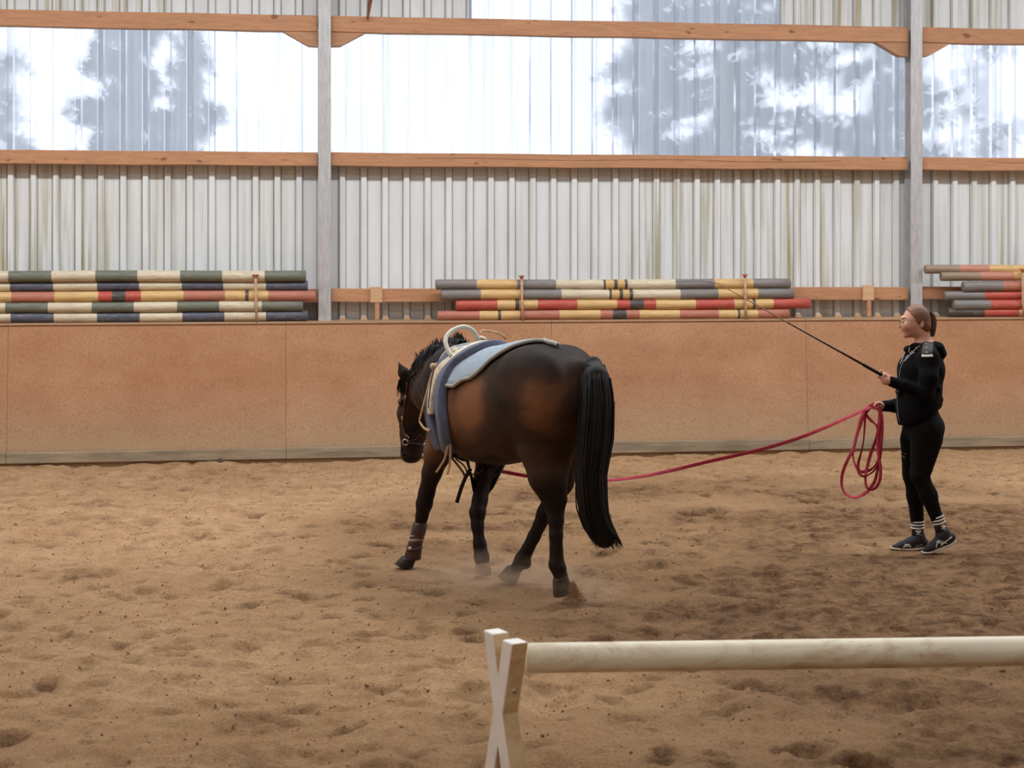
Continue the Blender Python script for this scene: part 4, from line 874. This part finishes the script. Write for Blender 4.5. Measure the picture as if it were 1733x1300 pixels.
s = NT('skin'); v = s.coord('Object'); s.col(s.ramp(s.noise(v, 25, 3), [(.3, srgb(196, 140, 118)[:3]), (.7, srgb(214, 162, 138)[:3])])); s.set(.5, 0, .4); s.b.inputs['Subsurface Weight'].default_value = .08; s.b.inputs['Subsurface Scale'].default_value = .02; M_skin = s.m
person, bvB = skin_of(B, 'person', M_skin, None, PO); tag(person, 'person in a black hooded jacket and black leggings holding a lunge whip and red line', 'person')
M_jkt = simple('black_jacket', srgb(11, 11, 13), .9, var=.25, scale=14, bump=.2, spec=.12); M_leg = simple('black_leggings', srgb(13, 12, 12), .9, var=.2, scale=20, bump=.1, spec=.15)
J = Field(lo, hi, .0065)
J.chain([Q(1566, 598), Q(1560, 622), Q(1556, 655), Q(1555, 690), Q(1556, 730)], [.085, .125, .138, .140, .140], .05, sq=((0, 1, 0), 1.3))
J.ell(Q(1540, 625), (.075, .14, .085), .05); J.ell(Q(1578, 625), (.07, .15, .09), .05)
J.chain([Q(1568, 598, 11.14), LS, Q(1572, 640, 11.0), LE], [.065, .066, .060, .056], .035); J.chain([LE, Q(1530, 653, 10.99), Q(1507, 645.5, 11.0)], [.054, .042, .034], .02)
J.chain([Q(1562, 598, 11.34), RS, RE], [.065, .064, .055], .035); J.chain([RE, Q(1515, 687, 11.38), Q(1494.5, 687.5, 11.32)], [.052, .044, .036], .02)
J.ell(Q(1566, 584), (.070, .085, .035), .02); J.ell(Q(1585, 588), (.048, .095, .040), .02); J.ell(Q(1591, 598), (.040, .085, .042), .02); J.ell(Q(1540, 592), (.042, .06, .03), .02); J.ell(Q(1550, 587, 11.17), (.045, .03, .028), .02)
J.ell(Q(1556, 574), (.052, .056, .058), .01, sub=True)
for (x, y, Y, a, b) in ((1588, 658, 11.1, .018, .05), (1590, 676, 11.18, .02, .05), (1520, 664, 11.2, .012, .06)): J.ell(Q(x, y, Y), (a, b, .018), .02)
for (x, y, r_) in (): J.cone(Q(x-8, y-9, 10.955), Q(x+8, y+5, 10.955), r_*.4, r_*.4, .03, sub=True)
J.cut(Q(1523, 719), (-(684-719), 0, -(1592-1523)))
jkt, bvJ = skin_of(J, 'jacket', M_jkt, person, PO)
L_ = Field(lo, hi, .0065)
L_.chain([Q(1559, 690), Q(1561, 722)], [.105, .125], .04, sq=((0, 1, 0), 1.25)); L_.ell(Q(1577, 722), (.075, .14, .075), .05)
L_.chain(LL[:4], [.108, .060, .056, .039], .03); L_.cone(Q(1573, 745, 11.15), Q(1565, 790, 11.155), .085, .055, .03); L_.chain(RL[:4], [.104, .059, .054, .044], .03); L_.cone(Q(1545, 745, 11.32), Q(1543, 790, 11.32), .085, .058, .03)
leg, bvL = skin_of(L_, 'leggings', M_leg, person, PO)
M_sock = simple('black_sock', srgb(26, 25, 27), .9, var=.15, scale=40); M_white = simple('white_trim', srgb(218, 212, 204), .8, var=.05, scale=30, bump=0)
M_shoe = simple('dark_trainer', srgb(34, 30, 35), .75, var=.2, scale=40); M_solem = simple('trainer_sole', srgb(186, 170, 154), .7, var=.15, scale=30)
def onb(bv, px, py, lift=0.0):
    d = P(px, py, 10)-CAM; d.normalize(); h = bv.ray_cast(CAM, d)
    if h[0] is None:
        h = min((bv.find_nearest(CAM+d*(10.8+k*.02)) for k in range(40)), key=lambda q: q[3])
    return h[0]+h[1]*lift, h[1]
def mark(bv, pix, w, mat, name, parent, t=.003, lift=.0, n=3):
    P_, N_ = path_on(pix, lift, n, lambda a, b, c: onb(bv, a, b, c)); mb = MB(); mb.sweep([p-PO-q*.001 for p, q in zip(P_, N_)], N_, w, t); return mb.build(name, mat, parent, True)
for k, (an, an2, sh, Y, sole) in enumerate((((1585, 871), (1595, 905), [(1609, 909, .033), (1601, 913, .034), (1588, 918, .034), (1576, 926, .028), (1567, 931, .021)], 11.17, [(1618, 915), (1608, 922), (1590, 929), (1574, 935), (1560, 936.5)]),
                                            ((1552.5, 880), (1553.5, 912), [(1562, 917, .034), (1552, 914, .036), (1540, 918.5, .033), (1526, 923.5, .026), (1513, 926.5, .018)], 11.32, [(1570, 926), (1555, 929), (1540, 930), (1522, 929.5), (1507, 928.5)]))):
    a, b = P(*an, Y), P(*an2, Y); sk = MB(); sk.tube([a-PO, (a+b)/2-PO, b-PO], [.0435, .040, .043], 16); so = sk.build('sock', M_sock, person, True); ax = (b-a).normalized()
    for q in range(3):
        c = a+(b-a)*((.10, .25, .40)[q] if k == 0 else (.09, .25, .41)[q]); mb = MB(); mb.tube([c-PO-ax*.0055, c-PO+ax*.0055], [.0460-.0006*q]*2, 20); mb.build('stripe', M_white, so, True)
    bs = BVHTree.FromPolygons([tuple(Vector(x)+PO) for x in sk.v], sk.f)
    ex, ey = (1597, 892) if k == 0 else (1554.5, 901)
    for dx, dy in ((-4.6, -2.5), (0, -5), (4.6, -2.5)): mark(bs, [(ex, ey+2), (ex+dx*.6, ey+dy*.4), (ex+dx, ey+dy)], .010, M_white, 'sock_emblem', so)
    mark(bs, [(ex-4, ey+3.4), (ex+4, ey+3.8)], .004, M_white, 'sock_emblem', so)
    S = Field(lo, hi, .006); S.chain([Q(x, y, Y-(.012 if i > 2 else 0)) for i, (x, y, r_) in enumerate(sh)], [r_ for _, _, r_ in sh], .02, sq=((0, 1, 0), 1.15)); S.cone(Q(*an2, Y), Q(an2[0]+1, an2[1]-3, Y), .048, .046, .01)
    sho, bvS = skin_of(S, 'shoe', M_shoe, person, PO)
    mb = MB(); pts = smoothpath([tuple(P(x, y, Y-.006)-PO) for x, y in sole], 4); mb.sweep(pts, [Vector((0, 0, 1))]*len(pts), [.055+.035*math.sin(pi*(i+1)/(len(pts)+1)) for i in range(len(pts))], .012); so2 = mb.build('sole', M_solem, sho, True)
    if k == 0: strokes = [[(1584, 928), (1586, 919), (1590, 915)], [(1585, 916), (1593, 921), (1600, 924)], [(1592, 924), (1600, 917), (1611, 909)], [(1588, 915.5), (1600, 919), (1602, 920)]]
    else: strokes = [[(1528, 928), (1532, 924), (1535, 921.5)], [(1531, 921), (1537, 925), (1545, 929.5)], [(1537, 921), (1543, 925), (1550, 926), (1561, 921.5)], [(1536, 922), (1541, 927)]]
    for st_ in strokes: mark(bvS, st_, .0065, M_white, 'side_stripe', sho, .004)
# jacket details
M_grey2 = simple('silver_panel', srgb(104, 100, 102), .6, var=.3, scale=40); M_grey = simple('grey_yoke', srgb(48, 45, 44), .8, var=.2, scale=30); M_zip = simple('grey_zip', srgb(150, 146, 148), .5, var=.1, scale=50)
def patch_on(bv, poly, mat, name, parent, n=6, lift=.0035):
    (a, b, c, d) = poly; v = []; f = []
    for i in range(n+1):
        for j in range(n+1):
            s_, t = i/n, j/n; x = (a[0]*(1-s_)+b[0]*s_)*(1-t)+(d[0]*(1-s_)+c[0]*s_)*t; y = (a[1]*(1-s_)+b[1]*s_)*(1-t)+(d[1]*(1-s_)+c[1]*s_)*t; v.append(onb(bv, x, y, lift)[0]-PO)
    for i in range(n):
        for j in range(n): q = i*(n+1)+j; f.append((q, q+1, q+n+2, q+n+1))
    o = mk(name, v, f, mat, parent, smooth=True); m = o.modifiers.new('thick', 'SOLIDIFY'); m.thickness = .003; return o
patch_on(bvJ, [(1562, 578), (1580, 581), (1578, 601), (1559, 603)], M_grey, 'shoulder_panel', jkt)
patch_on(bvJ, [(1558, 582), (1562, 580), (1530, 614), (1526, 614)], M_grey2, 'chest_panel', jkt)
mark(bvJ, [(1560.5, 602.5), (1569, 602.8), (1578.5, 602.3)], .016, M_white, 'white_bar', jkt, .003, .004)
for q, (x, y) in enumerate(((1563, 577.5), (1567, 582.5), (1568, 589), (1568.5, 597))): mark(bvJ, [(x-1.6, y), (x+1.6, y+.4)], .009, M_zip, 'small_emblem', jkt, .003, .004)
mark(bvJ, [(1540.5, 580), (1540.3, 588), (1538, 596)], .006, M_white, 'drawcord', jkt, .005)
mark(bvJ, [(1532, 596), (1528, 606), (1523.5, 616)], .011, M_zip, 'drawcord', jkt, .005)
mark(bvJ, [(1537, 600), (1530, 611), (1524, 622), (1522, 640)], .006, M_zip, 'zip', jkt, .003)
mark(bvJ, [(1519.5, 662), (1519, 680), (1520, 700), (1523, 714)], .005, M_zip, 'zip', jkt, .003, .002)
for st_ in ([(1541, 597), (1544, 594), (1547, 593.5), (1546, 597), (1542, 600), (1541, 597)], [(1547, 595), (1550, 590), (1552, 588)], [(1545, 598), (1548, 598)]): mark(bvJ, st_, .0055, M_white, 'chest_logo', jkt, .003, .004)
for st_ in ([(1525.5, 766), (1533, 769)], [(1526, 771), (1532, 775)]): mark(bvL, st_, .004, M_zip, 'reflective_print', leg)
# hair, ponytail, glasses, eyes
M_hairp = simple('red_brown_hair', srgb(122, 80, 58), .55, var=.35, scale=8, stretch=(1, 1, 6), bump=.3)
Hh = Field((2.55, 11.05, 1.35), (2.95, 11.45, 1.70), .0055)
Hh.ell(Q(1551.5, 539.5), (.0935, .0795, .0985), .01); Hh.ell(Q(1564, 552), (.045, .070, .05), .02); Hh.ell(Q(1517, 562), (.162, .14, .165), .008, sub=True); Hh.ell(Q(1545, 580), (.075, .12, .06), .01, sub=True)
for s_ in (-1, 1): Hh.ell(Q(1560, 553, Yh+s_*.085), (.022, .018, .03), .006, sub=True)
hair, bvh = skin_of(Hh, 'hair', M_hairp, person, PO)
mb = MB(); r = random.Random(4)
for i in range(150):
    a = r.uniform(0, 2*pi); q = math.sqrt(r.random()); ox, oy = math.cos(a)*q, math.sin(a)*q; ln = r.uniform(.75, 1.08)
    pts = smoothpath([tuple(P(1571+ox*1.5, 532+oy*1.5, Yh+oy*.008)), tuple(P(1577+ox*3, 529+abs(ox)*1, Yh+oy*.015)), tuple(P(1580.5+ox*4, 541, Yh+oy*.02)), tuple(P(1580+ox*4, 541+14*ln, Yh+oy*.02)), tuple(P(1577.5+ox*3.5, 541+27*ln, Yh+oy*.014))], 3)
    mb.tube([p-PO for p in pts], .0028, 4, False)
mb.build('ponytail', simple('brown_hair_tail', srgb(84, 58, 46), .6, var=.3, scale=10), person, True)
mb = MB(); mb.tube([P(1572, 532, Yh)-PO, P(1575.5, 530.5, Yh)-PO], .016, 10); mb.build('hair_tie', M_jkt, person, True)
gl = empty('glasses', (0, 0, 0)); gl.parent = person
mb = MB()
for s_ in (-1, 1):
    c = Vector(Q(1522.8, 545, Yh+s_*.032)); mb.tube([c-PO+Vector((.004*math.cos(a)+.010*s_*s_*math.sin(a)*0, .025*math.cos(a), .021*math.sin(a))) for a in np.linspace(0, 2*pi, 22)], .0016, 5, False)
    mb.tube([c-PO+Vector((.004, s_*.025, .008)), Vector(Q(1545, 541.5, Yh+s_*.078))-PO, Vector(Q(1561, 543, Yh+s_*.082))-PO], .0015, 5)
mb.tube([Vector(Q(1522.5, 543.5, Yh-.008))-PO, Vector(Q(1522, 543, Yh))-PO, Vector(Q(1522.5, 543.5, Yh+.008))-PO], .0015, 5)
mb.build('frame', simple('gold_wire', srgb(150, 116, 84), .35, .7, bump=0), gl)
for s_ in (-1, 1):
    mb = MB(); mb.ball(Q(1528.6, 544.5, Yh+s_*.031)-np.array(PO), .0115, 10, 8); ey = mb.build('eye', simple('eye_white', srgb(206, 196, 188), .2, bump=0), person, True)
    mb = MB(); mb.ball(Q(1526.1, 544.7, Yh+s_*.0315)-np.array(PO), (.003, .0055, .0055), 8, 6); mb.build('iris', simple('iris', srgb(60, 48, 40), .2, bump=0), ey, True)
    mark(bvB, [(1527, 539.5), (1531, 538), (1535, 539.5)], .005, M_hairp, 'eyebrow', person) if s_ < 0 else None
mark(bvB, [(1526.5, 558.7), (1530, 558.9), (1534, 557.6)], .0035, simple('lip', srgb(150, 84, 76), .5, bump=0), 'lips', person, .0015)

# whip
wh = empty('lunge_whip', wa); tag(wh, 'long black lunge whip held up towards the horse by the handler', 'whip'); M_whs = simple('whip_shaft', srgb(36, 30, 28), .3, var=.2, scale=30, bump=0, spec=.8); M_whl = simple('whip_tip', srgb(170, 132, 104), .4, var=.1)
L = (wa-wb).length; u = -wd
mb = MB(); mb.tube([-u*.06, u*.0, u*.20], [.0125, .0115, .0105], 10); mb.tube([-u*.068, -u*.058], [.014, .014], 10); mb.build('handle', M_blk, wh, True)
mb = MB(); mb.tube([u*.20, u*.5, u*.86]+[u*.88], [.0085, .0068, .0050, .0048], 8); mb.build('shaft', M_whs, wh, True)
mb = MB(); tp = [P(1325+(-110)*t, 541.5-61.5*t-4*math.sin(pi*t)*0, 10.66-.21*t)-wa for t in np.linspace(0, 1, 6)]; tp = [u*.87]+[p for p in [u*(.87+(L-.87)*t) for t in (.3, .6, 1)]]; mb.tube(tp, [.005, .0042, .0036, .0028], 7); mb.build('tip', M_whl, wh, True)
mb = MB(); mb.tube(smoothpath([tuple(P(x, y, Y)-wa) for x, y, Y in ((1215, 480, 10.45), (1200, 477, 10.43), (1180, 476, 10.4), (1150, 476.5, 10.38), (1142, 477, 10.37))], 4), .0016, 5); mb.build('lash', M_blk, wh, True)

# lunge line: lead part and coils
M_line = simple('red_webbing', srgb(168, 40, 62), .8, var=.2, scale=40, bump=.3)
ll = empty('lunge_line', Hc2); tag(ll, 'red webbing lunge line sagging towards the horse, coils hanging from the hand', 'rope')
def ribbon(pix, tw, w, nm, Yf, n=6):
    pts = smoothpath([tuple(P(x, y, Yf(i/(len(pix)-1)))-Hc2) for i, (x, y) in enumerate(pix)], n); nr = []
    for i, p in enumerate(pts):
        t = i/(len(pts)-1); d = (pts[min(i+1, len(pts)-1)]-pts[max(i-1, 0)]).normalized(); a = tw(t); o = Vector((0, -1, 0)); o = (o-d*o.dot(d)).normalized(); q = d.cross(o); nr.append(o*math.cos(a)+q*math.sin(a))
    mb = MB(); mb.sweep([p-n_*.001 for p, n_ in zip(pts, nr)], nr, w, .0022); return mb.build(nm, M_line, ll, True)
ribbon([(1486, 684), (1476, 689), (1462, 694), (1440, 704), (1400, 722), (1350, 742), (1300, 757.5), (1250, 770), (1200, 781), (1150, 793), (1100, 804), (1060, 810), (1030, 813), (1000, 814), (960, 813), (930, 811), (900, 807), (870, 802), (840, 796), (822, 792)],
       lambda t: .35+.5*math.sin(t*13), .024, 'lead_line', lambda t: 11.28-.50*t**1.2, 5)
def c4(l): return [(1400+x/6.5, 660+y/6.5) for x, y in l]
LO = [([(520, 150), (450, 190), (375, 300), (330, 480), (290, 640), (220, 780), (168, 920), (160, 1050), (200, 1140), (270, 1180), (360, 1170), (450, 1110), (520, 1010), (550, 900), (575, 780), (600, 600), (612, 420), (600, 280), (560, 170)], 0, .3),
      ([(510, 150), (420, 230), (350, 420), (310, 560), (283, 700), (300, 800), (345, 885), (410, 900), (490, 870), (550, 790), (572, 650), (575, 450), (585, 300), (560, 180)], .02, 1.5),
      ([(500, 160), (425, 260), (412, 400), (400, 560), (370, 700), (340, 820), (350, 910), (395, 950), (455, 935), (530, 870), (575, 760), (595, 560), (605, 400), (590, 250), (555, 170)], -.02, 2.8),
      ([(565, 180), (590, 260), (560, 420), (530, 560), (480, 700), (440, 850), (420, 960), (430, 1060), (480, 1100), (540, 1070), (580, 980), (585, 850), (565, 740), (553, 600), (565, 400), (580, 260), (550, 180)], -.035, 4.0),
      ([(420, 270), (445, 300), (490, 345), (545, 395), (575, 460)], .01, 5.0)]
for pts, dy, ph in LO: ribbon(c4(pts), (lambda ph: (lambda t: .9*math.sin(t*9+ph)))(ph), .0225, 'coil', (lambda dy: (lambda t: 11.285+dy+.03*math.sin(t*6)))(dy), 5)

# ============================================================ DUST AND KICKED-UP SAND
s = NT('dust_haze'); s.t.nodes.remove(s.b); pv = s.n('ShaderNodeVolumePrincipled'); pv.inputs['Color'].default_value = (1, .80, .62, 1); pv.inputs['Anisotropy'].default_value = .2
tc = s.n('ShaderNodeTexCoord'); mp = s.n('ShaderNodeMapping'); s.l(tc.outputs['Object'], mp.inputs[0])
ln = s.n('ShaderNodeVectorMath', operation='LENGTH'); s.l(mp.outputs[0], ln.inputs[0]); fall = s.ramp(ln.outputs['Value'], [(.15, (1, 1, 1)), (.98, (0, 0, 0))])
nz = s.noise(mp.outputs[0], 2.6, 4, .6); mm = s.n('ShaderNodeMath', operation='MULTIPLY'); s.l(fall, mm.inputs[0]); s.l(s.ramp(nz, [(.38, (.08,)*3), (.66, (1, 1, 1))]), mm.inputs[1]); m2 = s.n('ShaderNodeMath', operation='MULTIPLY'); s.l(mm.outputs[0], m2.inputs[0]); m2.inputs[1].default_value = 3.0; s.l(m2.outputs[0], pv.inputs['Density']); s.l(pv.outputs[0], s.out.inputs['Volume'])
def dust(c, sc, label):
    mb = MB(); mb.ball((0, 0, 0), 1.0, 20, 12); o = mb.build('dust_cloud', s.m, None, True); o.location = c; o.scale = sc; tag(o, label, 'dust', kind='stuff')
dust((-.06, 10.10, .06), (.62, .50, .16), 'thin dust cloud drifting around the horse hooves')
dust((.42, 9.60, .06), (.30, .22, .17), 'puff of dust behind the nearer hind hoof')
M_spray = simple('flying_sand', srgb(150, 108, 74), .95, var=.3, scale=40); mb = MB(); r = random.Random(9)
for i in range(1500):
    t = r.random()**.8; x = 969+r.uniform(-4, 4)+t*r.uniform(-16, 24); y = 986+34*t+r.uniform(-3, 3); p = P(x, min(y, 1021), 9.58+r.uniform(-.06, .05)); q = r.uniform(.0015, .0042)
    mb.add([p+Vector((-q, -q*.6, -q*.6)), p+Vector((q, -q*.6, -q*.6)), p+Vector((0, q, -q*.6)), p+Vector((0, 0, q))], [(0, 1, 3), (1, 2, 3), (2, 0, 3), (0, 2, 1)])
tag(mb.build('kicked_sand', M_spray), 'fan of sand kicked up behind the nearer hind hoof', 'sand', kind='stuff')
